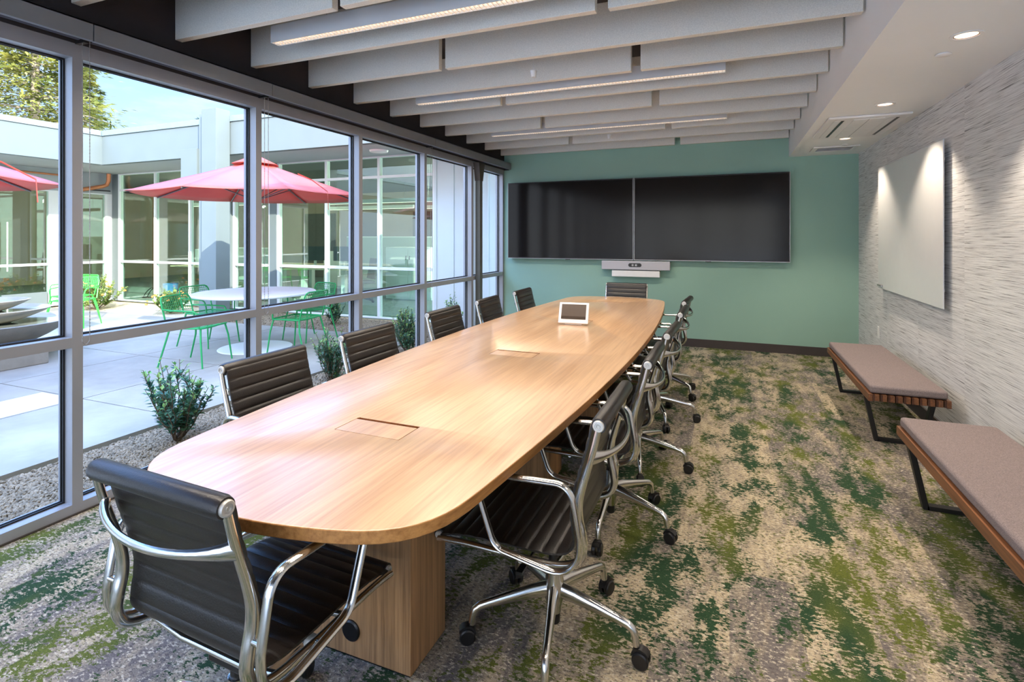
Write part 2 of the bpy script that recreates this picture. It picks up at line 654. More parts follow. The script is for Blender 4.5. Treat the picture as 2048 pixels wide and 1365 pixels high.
M['black_plastic'] = mat('black_plastic', rgb(22, 21, 22), 0.35, var=0.1)
M['tv_screen'] = mat('dark_screen_glass', rgb(24, 21, 20), 0.13, var=0.05, spec=0.19)
M['tv_bezel'] = mat('tv_bezel', rgb(36, 33, 34), 0.3, metal=0.5)
M['silver'] = mat('silver_strip', rgb(170, 166, 166), 0.3, metal=0.8)
M['bar_cloth'] = mat('grey_speaker_cloth', rgb(186, 186, 194), 0.85, var=0.06, scale=220)
M['white_plastic'] = mat('white_plastic', rgb(232, 231, 230), 0.4, var=0.02)
M['white_gloss'] = mat('white_board_glass', rgb(222, 224, 226), 0.16, var=0.01, spec=0.6)
M['panel_screen'] = mat('tablet_screen', rgb(92, 82, 74), 0.18, var=0.04)
M['panel_bar'] = mat('tablet_screen_bar', rgb(62, 50, 40), 0.2, var=0.04)
M['cushion'] = mat('bench_tweed', rgb(132, 121, 121), 0.95, var=0.28, scale=260, spec=0.1, bump=0.4, bscale=420)
M['black_steel'] = mat('black_steel', rgb(28, 27, 27), 0.5, metal=0.2, var=0.08)
M['lamp_lens'] = emis('lamp_lens', (1.0, 0.80, 0.60, 1), 1.25)
M['lamp_louvre'] = mat('lamp_louvre', rgb(245, 236, 226), 0.5, var=0.02)
M['lamp_body'] = mat('lamp_body', rgb(196, 198, 200), 0.5, var=0.02)
M['down_glow'] = emis('downlight_glow', (1.0, 0.72, 0.50, 1), 2.2)
M['down_cone'] = mat('downlight_cone', rgb(228, 190, 166), 0.25, metal=0.7, var=0.03)
M['concrete'] = m_concrete()
M['joint'] = mat('joint_shadow', rgb(96, 94, 92), 0.9)
M['pebble'] = mat('pebbles', rgb(132, 117, 97), 0.8, var=0.45, scale=34)
M['soil'] = mat('gravel_bed', rgb(206, 190, 164), 0.95, var=0.35, scale=60, bump=0.6, bscale=90)
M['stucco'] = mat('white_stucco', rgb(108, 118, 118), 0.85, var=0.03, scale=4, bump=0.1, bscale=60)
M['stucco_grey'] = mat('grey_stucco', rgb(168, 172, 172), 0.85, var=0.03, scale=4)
M['siding'] = mat('white_siding', rgb(206, 212, 214), 0.6, var=0.02, scale=3)
M['cap'] = mat('roof_flashing', rgb(124, 140, 142), 0.5, var=0.04)
M['copper'] = mat('copper_pipe', rgb(206, 132, 92), 0.35, metal=0.55, var=0.12, scale=8)
M['umbrella'] = m_leaf('coral_canvas', rgb(200, 92, 80), rgb(210, 106, 92), 0.35, 1.5)
M['umb_pole'] = mat('grey_pole', rgb(120, 112, 110), 0.4, metal=0.5)
M['table_white'] = mat('white_table', rgb(224, 226, 230), 0.45, var=0.02)
M['green_metal'] = mat('shaded_green_lacquer', rgb(28, 150, 82), 0.4, var=0.05)  # near chairs' green, with their shade in the colour
M['green_sunlit'] = mat('sunlit_green_lacquer', rgb(70, 214, 70), 0.4, var=0.05)  # the same chair green with sunlight put into the colour
M['stone'] = mat('grey_cast_stone', rgb(148, 140, 128), 0.7, var=0.12, scale=7, bump=0.2)
M['water'] = mat('still_water', rgb(150, 156, 150), 0.06, var=0.05)
M['leaf_blue'] = m_leaf('shrub_leaves', rgb(44, 92, 74), rgb(92, 136, 96), 0.2, 9)
M['leaf_tip'] = m_leaf('young_leaves', rgb(110, 160, 80), rgb(168, 196, 110), 0.3, 9)
M['leaf_flower'] = m_leaf('lantana_leaves', rgb(92, 128, 60), rgb(178, 196, 110), 0.3, 8)
M['petal'] = mat('orange_petals', rgb(240, 150, 70), 0.6, var=0.15)
M['stem'] = mat('brown_stem', rgb(98, 78, 60), 0.8, var=0.15)
M['pine'] = m_leaf('conifer_sprays', rgb(84, 96, 40), rgb(190, 184, 96), 0.4, 0.8)
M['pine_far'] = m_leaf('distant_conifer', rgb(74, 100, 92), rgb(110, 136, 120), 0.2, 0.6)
M['bark'] = mat('pale_bark', rgb(150, 138, 124), 0.9, var=0.25, scale=6)
M['office_wall'] = mat('office_wall', rgb(168, 150, 132), 0.8, var=0.06, scale=2)
M['office_dark'] = mat('office_dark', rgb(96, 92, 88), 0.8, var=0.1)
M['office_floor'] = mat('office_floor', rgb(120, 132, 132), 0.8, var=0.15)
M['office_white'] = mat('office_white', rgb(220, 222, 220), 0.6, var=0.02)
M['desk_top'] = mat('desk_laminate', rgb(226, 206, 176), 0.5, var=0.05)
M['frost'] = mat('pale_partition', rgb(150, 164, 154), 0.7, var=0.03)
M['blue'] = mat('blue_bin', rgb(70, 130, 200), 0.5, var=0.05)
M['monitor'] = mat('monitor_black', rgb(34, 44, 50), 0.3, var=0.06)
M['chair_grey'] = mat('office_chair_mesh', rgb(70, 74, 76), 0.8, var=0.15)
M['dark_line'] = mat('dark_gap', rgb(52, 46, 42), 0.8)
M['office_lamp'] = emis('office_lamp', (1.0, 0.88, 0.72, 1), 1.6)
M['added_terrace'] = mat('bounce_terrace', rgb(226, 222, 214), 0.85, var=0.04, scale=3)  # pale so the added ground throws sunlight indoors

# ------------------------------------------------------------------ the room
XW, XG, XR, YB, YF = -3.16, -3.235, 1.42, 7.40, -2.4     # window wall face, glass, right wall, back wall, wall behind
ZC, ZS, XS = 3.00, 2.44, 0.68                            # dark ceiling, soffit underside, soffit edge

def struct(name, mb, m, label=None, parent=None, **k):
    o = mb.build(name, m, parent, **k)
    if parent is None:
        o['kind'] = 'structure'
    if label:
        o['label'] = label
    return o

struct('floor', MB().box(XW - 0.12, XR + 0.1, YF - 0.1, YB + 0.1, -0.12, 0.0), M['carpet'], 'grey and beige carpet with mossy green patches', smooth=False)
struct('ceiling', MB().box(XW - 0.14, XR + 0.12, YF - 0.1, YB + 0.12, ZC, ZC + 0.05), M['dark_ceiling'], 'near-black ceiling above the grey baffles', smooth=False)
struct('wall_back', MB().box(XW - 0.14, XR + 0.12, YB, YB + 0.12, 0, ZC), M['green_wall'], 'sage green end wall carrying the two screens', smooth=False)
struct('wall_right', MB().box(XR, XR + 0.12, YF, YB, 0, ZC), M['grasscloth'], 'side wall papered in grey streaked grasscloth', smooth=False)
wf = MB()
wf.box(XW - 0.14, XR + 0.12, YF - 0.12, YF, 2.45, ZC).box(XW - 0.14, XW + 0.05, YF - 0.12, YF, 0, 2.45).box(XR - 0.05, XR + 0.12, YF - 0.12, YF, 0, 2.45)
struct('wall_front', wf, M['white_wall'], 'plain white wall around the added glazed opening opposite the green wall', smooth=False)
w9 = thing('window_9', 'tall daylight opening added behind the camera, opposite the green wall', None, (0, 0, 0), kind='structure')  # unseen glazing added to bring daylight to baffles and screens
fr = MB()
XS_ = [XW + 0.05 + (XR - 0.1 - XW) * k / 4 for k in range(5)]
for k, x in enumerate(XS_):
    fr.box(x - (0.03 if k else 0), x + (0.03 if k < 4 else 0), YF - 0.1, YF - 0.01, 0, 2.45)
for a, b in zip(XS_, XS_[1:]):
    fr.box(a + 0.03, b - 0.03, YF - 0.1, YF - 0.01, 0, 0.06).box(a + 0.03, b - 0.03, YF - 0.1, YF - 0.01, 2.39, 2.45)
fr.build('window_frame', M['alu'], w9, smooth=False)
for a, b in zip(XS_, XS_[1:]):
    MB().box(a + 0.03, b - 0.03, YF - 0.06, YF - 0.054, 0.06, 2.39).build('window_pane', M['glass_in'], w9, smooth=False)
struct('added_sun_wall', MB().box(XR + 0.14, XR + 0.34, YF - 3.6, YF - 0.13, -0.05, 3.3), M['white_wall'], 'added outside wing wall behind the camera that shades the glazing', smooth=False)  # unseen wall added to keep direct sun out of the glazing
struct('added_terrace', MB().box(-9, 9, -16, YF - 0.13, -0.09, -0.05), M['added_terrace'], 'pale ground added outside, bouncing sun into the glazing behind the camera', smooth=False)  # unseen ground added to bounce sunlight up to the baffles
struct('wall_left', MB().box(XW - 0.13, XW + 0.005, YF, YB, 2.46, ZC), M['dark_ceiling'], 'dark band of wall above the windows', smooth=False)
struct('trim_1', MB().box(XS, XR, YF, YB, ZS, ZC), M['soffit'], 'white dropped soffit along the grasscloth wall', smooth=False)
struct('baseboard_back', MB().box(XW + 0.02, XR - 0.012, YB - 0.012, YB, 0, 0.105), M['baseboard'], 'dark base strip under the green wall', smooth=False)
struct('baseboard_right', MB().box(XR - 0.012, XR, YF, YB, 0, 0.105), M['baseboard'], 'dark base strip under the grasscloth wall', smooth=False)
struct('trim_2', MB().box(XW, XW + 0.012, YF, YB, 0.0, 0.006), M['dark_line'], 'dark brown gap between the carpet and the window sill', smooth=False)

# window wall: one storefront window per bay
MUL = [-2.4, -0.64, 0.525, 1.69, 2.848, 4.0, 5.135, 6.305, 7.40]
MW = 0.05
Z_SILL, Z_T0, Z_T1, Z_HEAD = 0.055, 0.872, 0.925, 2.385
for i in range(len(MUL) - 1):
    a, b = MUL[i], MUL[i + 1]
    w = thing('window_%d' % (i + 1), None, None, (XW, a, 0), kind='structure')
    w['label'] = ['window bay behind the camera', 'window bay beside the camera', 'window bay nearest the camera', 'window bay with the fountain behind it',
                  'window bay with the courtyard shrub behind it', 'window bay beside the first mullion past the umbrella pole', 'window bay with the white siding starting in it',
                  'last narrow window bay before the green wall'][i]
    y0, y1 = 0.0, b - a
    d0, d1 = -0.12, 0.0
    m0 = y0 + (MW if i > 0 else 0.04)
    m1 = y1 - (0.045 if i == len(MUL) - 2 else 0)
    fr = MB()
    fr.box(d0, d1, y0, m0, 0, 2.46)                       # mullion
    if i == len(MUL) - 2:
        fr.box(d0, d1, m1, y1, 0, 2.46)
    fr.box(d0, d1, m0, m1, 0, Z_SILL)                     # sill
    fr.box(d0, d1, m0, m1, Z_T0, Z_T1)                    # transom
    fr.box(d0, d1, m0, m1, Z_HEAD, 2.46)                  # head
    fr.build('window_frame', M['alu'], w, smooth=False)
    gk = MB()
    for (z0, z1) in ((Z_SILL, Z_T0), (Z_T1, Z_HEAD)):
        g = 0.009
        for xg in (-0.066, -0.086):
            gk.box(xg - 0.004, xg + 0.004, m0, m0 + g, z0, z1)
            gk.box(xg - 0.004, xg + 0.004, m1 - g, m1, z0, z1)
            gk.box(xg - 0.004, xg + 0.004, m0 + g, m1 - g, z0, z0 + g)
            gk.box(xg - 0.004, xg + 0.004, m0 + g, m1 - g, z1 - g, z1)
    gk.build('gasket', M['gasket'], w, smooth=False)
    for nm, (z0, z1) in (('lower_pane', (Z_SILL, Z_T0)), ('upper_pane', (Z_T1, Z_HEAD))):
        MB().box(-0.079, -0.073, m0, m1, z0, z1).build(nm, M['glass_in'], w, smooth=False)

# roller shades in their fascia, each with a bead chain
SH = [(-0.62, 1.715, 'roller shade fascia above the window bays nearest the camera'),
      (1.72, 2.872, 'grey roller shade fascia over the window bay with the fountain and far trees'),
      (2.877, 5.16, 'long grey roller shade fascia over the two middle window bays'),
      (5.165, 7.37, 'grey roller shade fascia above the bronze post, ending at the green wall')]
for (a, b, lab) in SH:
    t = thing('roller_shade', lab, 'roller shade', (-3.09, a, 2.46), group='roller shades over the window wall')
    L_ = b - a
    v = MB()
    v.box(0.052, 0.060, 0, L_, -0.002, 0.09)
    v.box(-0.06, 0.060, 0, L_, 0.084, 0.09)
    v.box(0.035, 0.052, 0, L_, -0.002, 0.004)
    v.build('fascia', M['valance'], t, smooth=False)
    r_ = MB().lathe([(0.034, 0.02), (0.034, L_ - 0.03)], 16, (-0.005, 0, 0.036), 'y')
    r_.build('shade_roll', M['shade_cloth'], t)
    br_ = MB().box(-0.045, 0.03, L_ - 0.026, L_ - 0.004, -0.012, 0.083)
    br_.build('end_bracket', M['black_plastic'], t, smooth=False)
    if b < 7:
        ch = MB()
        for yo in (L_ - 0.022, L_ + 0.012):
            ch.tube([(0.01, yo, 0.01), (0.01, yo, -1.55)], 0.0016, 5)
            for k in range(86):
                ch.sphere((0.01, yo, 0.0 - k * 0.018), 0.0032, 5, 4)
        ch.tube([(0.01, L_ - 0.022 + 0.034 * q / 6, -1.55 - 0.017 * math.sin(PI * q / 6)) for q in range(7)], 0.002, 5)
        ch.build('bead_chain', M['chain'], t)
    else:
        pass

# slim steel post with tapered shroud
t = thing('steel_post', 'slim bronze steel post with a dark tapered shroud in front of the windows', 'post', (-3.115, 6.44, 0))
MB().box(-0.035, 0.035, -0.04, 0.04, 0, 2.28).build('post', M['post'], t, bevel=0.004)
sh_ = MB()
a0, a1 = 0.043, 0.068
zz0, zz1 = 2.20, 2.44
vs = [(-0.04, -a0, zz0), (0.04, -a0, zz0), (0.04, a0, zz0), (-0.04, a0, zz0), (-0.04, -a1 - 0.02, zz1), (0.045, -a1 - 0.02, zz1), (0.045, a1 + 0.02, zz1), (-0.04, a1 + 0.02, zz1)]
sh_.add(vs, [(0, 3, 2, 1), (4, 5, 6, 7), (0, 1, 5, 4), (1, 2, 6, 5), (2, 3, 7, 6), (3, 0, 4, 7)])
sh_.build('shroud', M['shroud'], t, smooth=False)

# ------------------------------------------------------------------ acoustic baffles
def baffle(x0, x1, y, lab):
    t = MB().box(0, x1 - x0, -0.024, 0.024, 0, 0.285)
    o = t.build('ceiling_baffle', M['felt'], None, bevel=0.003, seg=1)
    o.location = (x0, y, 2.662)
    tag(o, lab, 'ceiling baffle', 'grey felt baffles under the dark ceiling')
    for xh in (0.15, x1 - x0 - 0.17):
        MB().box(xh, xh + 0.02, -0.004, 0.004, 0.285, 0.3379).build('hanger', M['black_plastic'], o, smooth=False)
    return o
ORD = ['nearest the green wall', 'second from the green wall', 'third from the green wall', 'fourth from the green wall', 'fifth from the green wall',
       'sixth from the green wall', 'seventh from the green wall', 'eighth from the green wall', 'ninth from the green wall', 'tenth from the green wall',
       'eleventh from the green wall', 'twelfth from the green wall']
for k in range(12):
    y = 7.29 - 0.5583 * k
    gap = (-1.945, -1.895) if k % 2 == 1 else (-0.665, -0.597)
    if k % 2 == 1:
        baffle(-3.24, gap[0], y, 'short grey felt baffle by the windows in the row ' + ORD[k])
        baffle(gap[1], XS - 0.012, y, 'long grey felt baffle by the soffit in the row ' + ORD[k])
    else:
        baffle(-3.24, gap[0], y, 'long grey felt baffle by the windows in the row ' + ORD[k])
        baffle(gap[1], XS - 0.012, y, 'short grey felt baffle by the soffit in the row ' + ORD[k])

# ------------------------------------------------------------------ linear ceiling lights between the baffles
def linear_light(y, lab):
    t = thing('linear_light', lab, 'ceiling light', (-1.335, y, 2.66), group='slim linear lights between the baffles')
    h = 1.31
    b = MB()
    b.box(-h, h, -0.033, -0.029, 0, 0.105).box(-h, h, 0.029, 0.033, 0, 0.105).box(-h, h, -0.029, 0.029, 0.10, 0.105)
    b.box(-h, -h + 0.004, -0.029, 0.029, 0, 0.10).box(h - 0.004, h, -0.029, 0.029, 0, 0.10)
    b.build('housing', M['lamp_body'], t, smooth=False)
    lv = MB()
    for q in range(100):
        x = -h + 0.01 + (2 * h - 0.02) * (q + 0.5) / 100
        lv.box(x - 0.0015, x + 0.0015, -0.027, 0.027, 0.001, 0.012)
    lv.box(-h + 0.004, h - 0.004, -0.002, 0.002, 0.001, 0.012)
    lv.build('louvre', M['lamp_louvre'], t, smooth=False)
    MB().box(-h + 0.004, h - 0.004, -0.028, 0.028, 0.013, 0.018).build('diffuser', M['lamp_lens'], t, smooth=False)
    for x in (-0.9, 0.9):
        MB().bar((x, 0, 0.105), (x, 0, 0.339), 0.002, 6).build('suspension', M['chain'], t)
    for q in range(4):
        ld = bpy.data.lights.new('lamp', 'AREA')
        ld.shape = 'RECTANGLE'
        ld.size, ld.size_y = 0.6, 0.05
        ld.energy = LINEAR_W * 4
        ld.color = WARM
        ld.spread = math.radians(146)      # the louvre cuts off light at shallow angles
        lo = bpy.data.objects.new('lamp', ld)
        COL.objects.link(lo)
        lo.parent = t
        lo.location = (-0.98 + 0.655 * q, 0, -0.002)
LY = [2.528, 4.18, 5.84]
for y, lab in zip(LY, ('linear light with glowing louvre above the near end of the table', 'middle of the three slim linear lights, over the table centre', 'linear light nearest the green wall')):
    linear_light(y, lab)
linear_light(0.85, 'linear light behind the others, out over the camera')

# small pendant microphones
for (x, y, z, lab) in ((-1.306, 3.60, 2.625, 'small white pendant sensor on a thin wire, the nearer of two'), (-1.356, 6.42, 2.67, 'small white pendant sensor on a thin wire, the one nearer the green wall')):
    t = thing('pendant_sensor', lab, 'pendant sensor', (x, y, z), group='white pendant sensors')
    MB().lathe([(0.006, -0.028), (0.017, -0.026), (0.019, -0.018), (0.023, 0.012), (0.025, 0.018), (0.022, 0.024), (0.006, 0.027)], 20).build('body', M['white_plastic'], t)
    MB().bar((0, 0, 0.026), (0, 0, ZC - z), 0.0012, 6).build('wire', M['white_plastic'], t)

# ------------------------------------------------------------------ soffit fittings
def downlight(x, y, lab, on=True):
    t = thing('downlight', lab, 'downlight', (x, y, ZS), group='recessed downlights in the soffit')
    MB().lathe([(0.052, -0.001), (0.066, -0.001), (0.067, -0.005), (0.060, -0.008), (0.052, -0.006), (0.051, -0.001)], 32, caps=False).build('trim_ring', M['white_plastic'], t)
    MB().lathe([(0.052, -0.004), (0.044, -0.0012)], 32, caps=False).build('reflector', M['down_cone'], t)
    MB().lathe([(0.0, -0.002), (0.046, -0.002)], 32, caps=False).build('glowing_disc', M['down_glow'], t)
    ld = bpy.data.lights.new('lamp', 'SPOT')
    ld.energy = DOWN_W
    ld.color = (1.0, 0.83, 0.65)
    ld.spot_size = math.radians(96)
    ld.spot_blend = 0.5
    ld.shadow_soft_size = 0.03
    lo = bpy.data.objects.new('lamp', ld)
    COL.objects.link(lo)
    lo.parent = t
    lo.location = (0, 0, -0.012)
for y, lab in ((6.21, 'recessed downlight by the square vents, nearest the green wall'), (4.72, 'recessed downlight between the air cassette and the whiteboard end'), (3.25, 'recessed downlight beside the larger round sprinkler cover'),
               (1.75, 'recessed downlight above the near bench'), (0.25, 'recessed downlight beside the camera')):
    downlight(1.073, y, lab)
for (x, y, lab) in ((1.069, 3.54, 'round white sprinkler cover nearer the camera in the soffit'), (1.144, 6.60, 'round white sprinkler cover beside the supply vent')):
    t = thing('sprinkler_cover', lab, 'sprinkler cover', (x, y, ZS))
    MB().lathe([(0.0, -0.012), (0.03, -0.012), (0.036, -0.008), (0.0365, -0.005), (0.03, -0.004)], 24).build('cover_plate', M['white_plastic'], t)
    MB().lathe([(0.028, -0.0045), (0.028, -0.0005)], 24).build('collar', M['soffit'], t)

# air cassette
t = thing('air_cassette', 'square white ceiling air conditioner set in the soffit', 'air conditioner', (1.05, 5.55, ZS))
p = MB()
p.box(-0.29, 0.29, -0.49, 0.49, -0.022, -0.0005)
p.build('panel', M['white_plastic'], t, bevel=0.01)
MB().box(-0.10, 0.12, -0.42, 0.42, -0.027, -0.022).build('grille', M['white_plastic'], t, bevel=0.003)
for xx in (-0.185, 0.20):
    MB().box(xx, xx + 0.022, -0.40, 0.40, -0.0235, -0.0222).build('slot', M['black_plastic'], t, smooth=False)
for xx in (-0.240, 0.145):
    MB().box(xx, xx + 0.05, -0.40, 0.40, -0.0262, -0.0222).build('louvre_flap', M['white_plastic'], t, bevel=0.002)
MB().box(0.008, 0.012, -0.42, 0.42, -0.0276, -0.0269).build('seam', M['valance'], t, smooth=False)
# supply vent
t = thing('supply_vent', 'small white supply vent in the soffit by the green wall', 'vent', (1.08, 6.86, ZS))
v = MB()
v.box(-0.22, 0.22, -0.17, -0.12, -0.012, -0.0005).box(-0.22, 0.22, 0.12, 0.17, -0.012, -0.0005).box(-0.22, -0.17, -0.12, 0.12, -0.012, -0.0005).box(0.17, 0.22, -0.12, 0.12, -0.012, -0.0005)
v.build('vent_frame', M['white_plastic'], t, bevel=0.003)
MB().box(-0.17, 0.17, -0.12, 0.12, -0.002, -0.0006).build('dark_opening', M['black_plastic'], t, smooth=False)
v = MB()
for k in range(7):
    yy = -0.10 + k * 0.033
    v.add([(-0.17, yy, -0.010), (0.17, yy, -0.010), (0.17, yy + 0.022, -0.003), (-0.17, yy + 0.022, -0.003), (-0.17, yy, -0.0115), (0.17, yy, -0.0115), (0.17, yy + 0.022, -0.0045), (-0.17, yy + 0.022, -0.0045)],
          [(0, 1, 2, 3), (7, 6, 5, 4), (0, 4, 5, 1), (2, 6, 7, 3), (0, 3, 7, 4), (1, 5, 6, 2)])
v.build('vent_blade', M['white_plastic'], t, smooth=False)

# ------------------------------------------------------------------ screens, video bar
def tv(x0, x1, lab, z0=1.135, z1=2.25):
    t = thing('wall_screen', lab, 'television', ((x0 + x1) / 2, YB, z0), group='pair of dark screens on the green wall')
    w, h = (x1 - x0) / 2, z1 - z0
    MB().box(-w + 0.004, w - 0.004, -0.075, -0.035, 0.004, h - 0.004).build('back_case', M['black_plastic'], t, bevel=0.006)
    f = MB()
    bz = 0.014
    f.box(-w, w, -0.083, -0.06, 0, bz + 0.004).box(-w, w, -0.083, -0.06, h - bz, h).box(-w, -w + bz, -0.083, -0.06, bz + 0.004, h - bz).box(w - bz, w, -0.083, -0.06, bz + 0.004, h - bz)
    f.build('bezel', M['tv_bezel'], t, bevel=0.002, seg=1)
    MB().box(-w, w, -0.0845, -0.083, 0.0, 0.005).box(-w, -w + 0.004, -0.0845, -0.083, 0.005, h).box(w - 0.004, w, -0.0845, -0.083, 0.005, h).build('silver_edge', M['silver'], t, smooth=False)
    MB().box(-w + bz, w - bz, -0.0795, -0.076, bz + 0.004, h - bz).build('screen', M['tv_screen'], t, smooth=False)
    MB().box(-0.035, 0.035, -0.084, -0.075, -0.012, 0.0).build('logo_tab', M['black_plastic'], t, bevel=0.003)
    MB().box(-0.35, 0.35, -0.036, -0.0005, 0.3, 0.8).build('wall_mount', M['black_steel'], t, smooth=False)
tv(-3.06, -1.212, 'dark wall screen beside the windows reflecting blue curtain-like stripes')
tv(-1.200, 0.688, 'dark brownish wall screen nearer the grasscloth wall')

t = thing('video_bar', 'grey cloth video bar with a black lens window under the screens', 'video bar', (-1.187, YB, 1.0))
MB().box(-0.458, 0.458, -0.10, -0.02, 0, 0.122).build('body', M['bar_cloth'], t, bevel=0.008)
lw = MB()
pts = []
for k in range(24):
    a = 2 * PI * k / 24
    pts.append((0.062 * (1 if math.cos(a) > 0 else -1) + 0.026 * math.cos(a), 0.026 * math.sin(a)))
vs = [(p[0], -0.1035, 0.066 + p[1]) for p in pts] + [(p[0], -0.0995, 0.066 + p[1]) for p in pts]
lw.add(vs, [tuple(range(24)), tuple(range(47, 23, -1))] + [(k, 24 + k, 24 + (k + 1) % 24, (k + 1) % 24) for k in range(24)])
win = lw.build('lens_window', M['black_plastic'], t, smooth=False)
for x in (-0.03, 0.015):
    MB().lathe([(0.006, -0.1035), (0.014, -0.1045), (0.015, -0.1035)], 20, (x, 0, 0.066), 'y').build('lens', M['silver'], win)
MB().box(-0.1, 0.1, -0.02, -0.0005, 0.03, 0.09).build('bracket', M['black_steel'], t, smooth=False)
t = thing('codec_box', 'narrow white box fixed below the grey video bar', 'codec box', (-1.184, YB, 0.903))
MB().box(-0.322, 0.322, -0.085, -0.0005, 0, 0.088).build('body', M['white_plastic'], t, bevel=0.008)
MB().box(-0.30, 0.30, -0.082, -0.01, 0.088, 0.0965).build('top_lip', M['black_plastic'], t, smooth=False)

# ------------------------------------------------------------------ whiteboard, marker holder, outlet
t = thing('whiteboard', 'frameless white glass board standing off the grasscloth wall', 'whiteboard', (XR, 5.43, 0.945))
MB().box(-0.045, -0.037, -0.87, 0.87, 0, 1.185).build('board', M['white_gloss'], t, bevel=0.001, seg=1)
for yy in (-0.75, 0.75):
    for zz in (0.12, 1.06):
        MB().lathe([(0.014, -0.037), (0.014, -0.0005)], 16, (0, yy, zz), 'x').build('standoff', M['chrome_dull'], t)
o = MB().box(-0.020, 0, -0.012, 0.125, 0, 0.016).build('marker_holder', M['silver'], None, bevel=0.002)
o.location = (XR - 0.0455, 6.135, 0.966)
tag(o, 'small metal marker holder on the lower corner of the glass board', 'marker holder')
t = thing('wall_outlet', 'white outlet plate on the grasscloth wall behind the far bench', 'wall outlet', (XR, 6.48, 0.41))
MB().box(-0.006, -0.0005, -0.036, 0.036, 0, 0.118).build('plate', M['white_plastic'], t, bevel=0.002)
MB().box(-0.008, -0.006, -0.017, 0.017, 0.022, 0.052).box(-0.008, -0.006, -0.017, 0.017, 0.066, 0.096).build('receptacle', M['white_plastic'], t, bevel=0.001)

# ------------------------------------------------------------------ conference table
TX, TY, TZ, TT = -1.205, 3.635, 0.74, 0.035
HL = 2.645
def half_w(dy):
    return 0.680 - 0.0230 * dy * dy
def table_outline(inset=0.0):
    # boat shape with bowed ends and rounded corners
    ye = 2.595
    pts = []
    r = 0.25
    we = half_w(ye)
    right = [(half_w(y), y) for y in [(-ye + r) + (2 * (ye - r)) * k / 40 for k in range(41)]]
    def corner(sy):
        c = []
        cx, cy = half_w(ye - r) - r, sy * (ye - r * 0.8)
        for k in range(1, 12):
            a = (PI / 2) * k / 12
            c.append((cx + r * math.cos(a), cy + sy * r * 0.86 * math.sin(a)))
        return c
    end = []
    for k in range(25):
        x = (half_w(ye - r) - r) * (1 - 2 * k / 24)
        q = x / 0.45
        end.append((x, ye - r * 0.8 + r * 0.86 + 0.050 * (1 - q * q * 2.15)))
    top = corner(1)
    pts = right + top + end
    # mirror: left side downwards, then near end
    half = pts
    out = half + [(-x, y) for (x, y) in reversed(right + top)]
    full = [(x, y) for (x, y) in out]
    near = [(x, -y) for (x, y) in reversed(end)]
    # corner points of the near end
    nl = [(-x, y) for (x, y) in corner(-1)]
    nr = [(x, y) for (x, y) in reversed(corner(-1))]
    full = right + top + end + [(-x, y) for (x, y) in reversed(top)] + [(-x, y) for (x, y) in reversed(right)] + nl + near + nr
    res = []
    for p in full:
        if not res or (Vector(p) - Vector(res[-1])).length > 0.004:
            res.append(p)
    # even spacing, then a few smoothing passes so the corners flow into the edges
    P = [Vector(p) for p in res] + [Vector(res[0])]
    ln = [0.0]
    for a, b in zip(P, P[1:]):
        ln.append(ln[-1] + (b - a).length)
    N, ev_, j = 260, [], 0
    for i in range(N):
        d = ln[-1] * i / N
        while ln[j + 1] < d:
            j += 1
        ev_.append(P[j].lerp(P[j + 1], (d - ln[j]) / max(ln[j + 1] - ln[j], 1e-9)))
    for _ in range(8):
        ev_ = [ev_[i] * 0.5 + (ev_[i - 1] + ev_[(i + 1) % N]) * 0.25 for i in range(N)]
    return [(v.x, v.y) for v in ev_]

table = thing('conference_table', 'long boat-shaped oak conference table with panel legs', 'table', (TX, TY, 0))
HATCH_Y = [1.638 - TY, 3.0 - TY, 4.362 - TY, 5.72 - TY]
tb = MB()
OUT = table_outline()
tb.prism(OUT, TZ - TT, TZ)
top = tb.build('tabletop', [M['table_top'], M['table_edge'], M['table_slot']], table, smooth=True, angle=50)
cutters = []
for hy in HATCH_Y:
    c = MB().box(-0.1445, 0.1345, hy - 0.07, hy + 0.07, TZ - 0.022, TZ + 0.05).build('cutter', M['table_slot'], table, smooth=False)
    cutters.append(c)
    bo = top.modifiers.new('cut', 'BOOLEAN')
    bo.object = c
    bo.operation = 'DIFFERENCE'
    bo.solver = 'EXACT'
bv = top.modifiers.new('bevel', 'BEVEL')
bv.width = 0.003
bv.segments = 2
bv.limit_method = 'ANGLE'
bv.angle_limit = math.radians(60)
dg = bpy.context.evaluated_depsgraph_get()
ev = bpy.data.meshes.new_from_object(top.evaluated_get(dg))
top.modifiers.clear()
top.data = ev
ev.name = 'tabletop'
for c in cutters:
    bpy.data.objects.remove(c, do_unlink=True)
ev.materials.clear()
for q in (M['table_top'], M['table_edge'], M['table_slot']):
    ev.materials.append(q)
for p in ev.polygons:
    ctr = p.center
    if abs(p.normal.z) > 0.5 and ctr.z > TZ - 0.01:
        p.material_index = 0
    elif abs(ctr.x) < 0.2 and ctr.z > TZ - TT + 0.003 and any(abs(ctr.y - hy) < 0.08 for hy in HATCH_Y):
        p.material_index = 2
    else:
        p.material_index = 1
for hy in HATCH_Y:
    lid = MB().box(-0.1425, 0.1325, hy - 0.0685, hy + 0.053, TZ - 0.018, TZ - 0.0008).build('hatch_lid', M['table_top'], table, smooth=False)
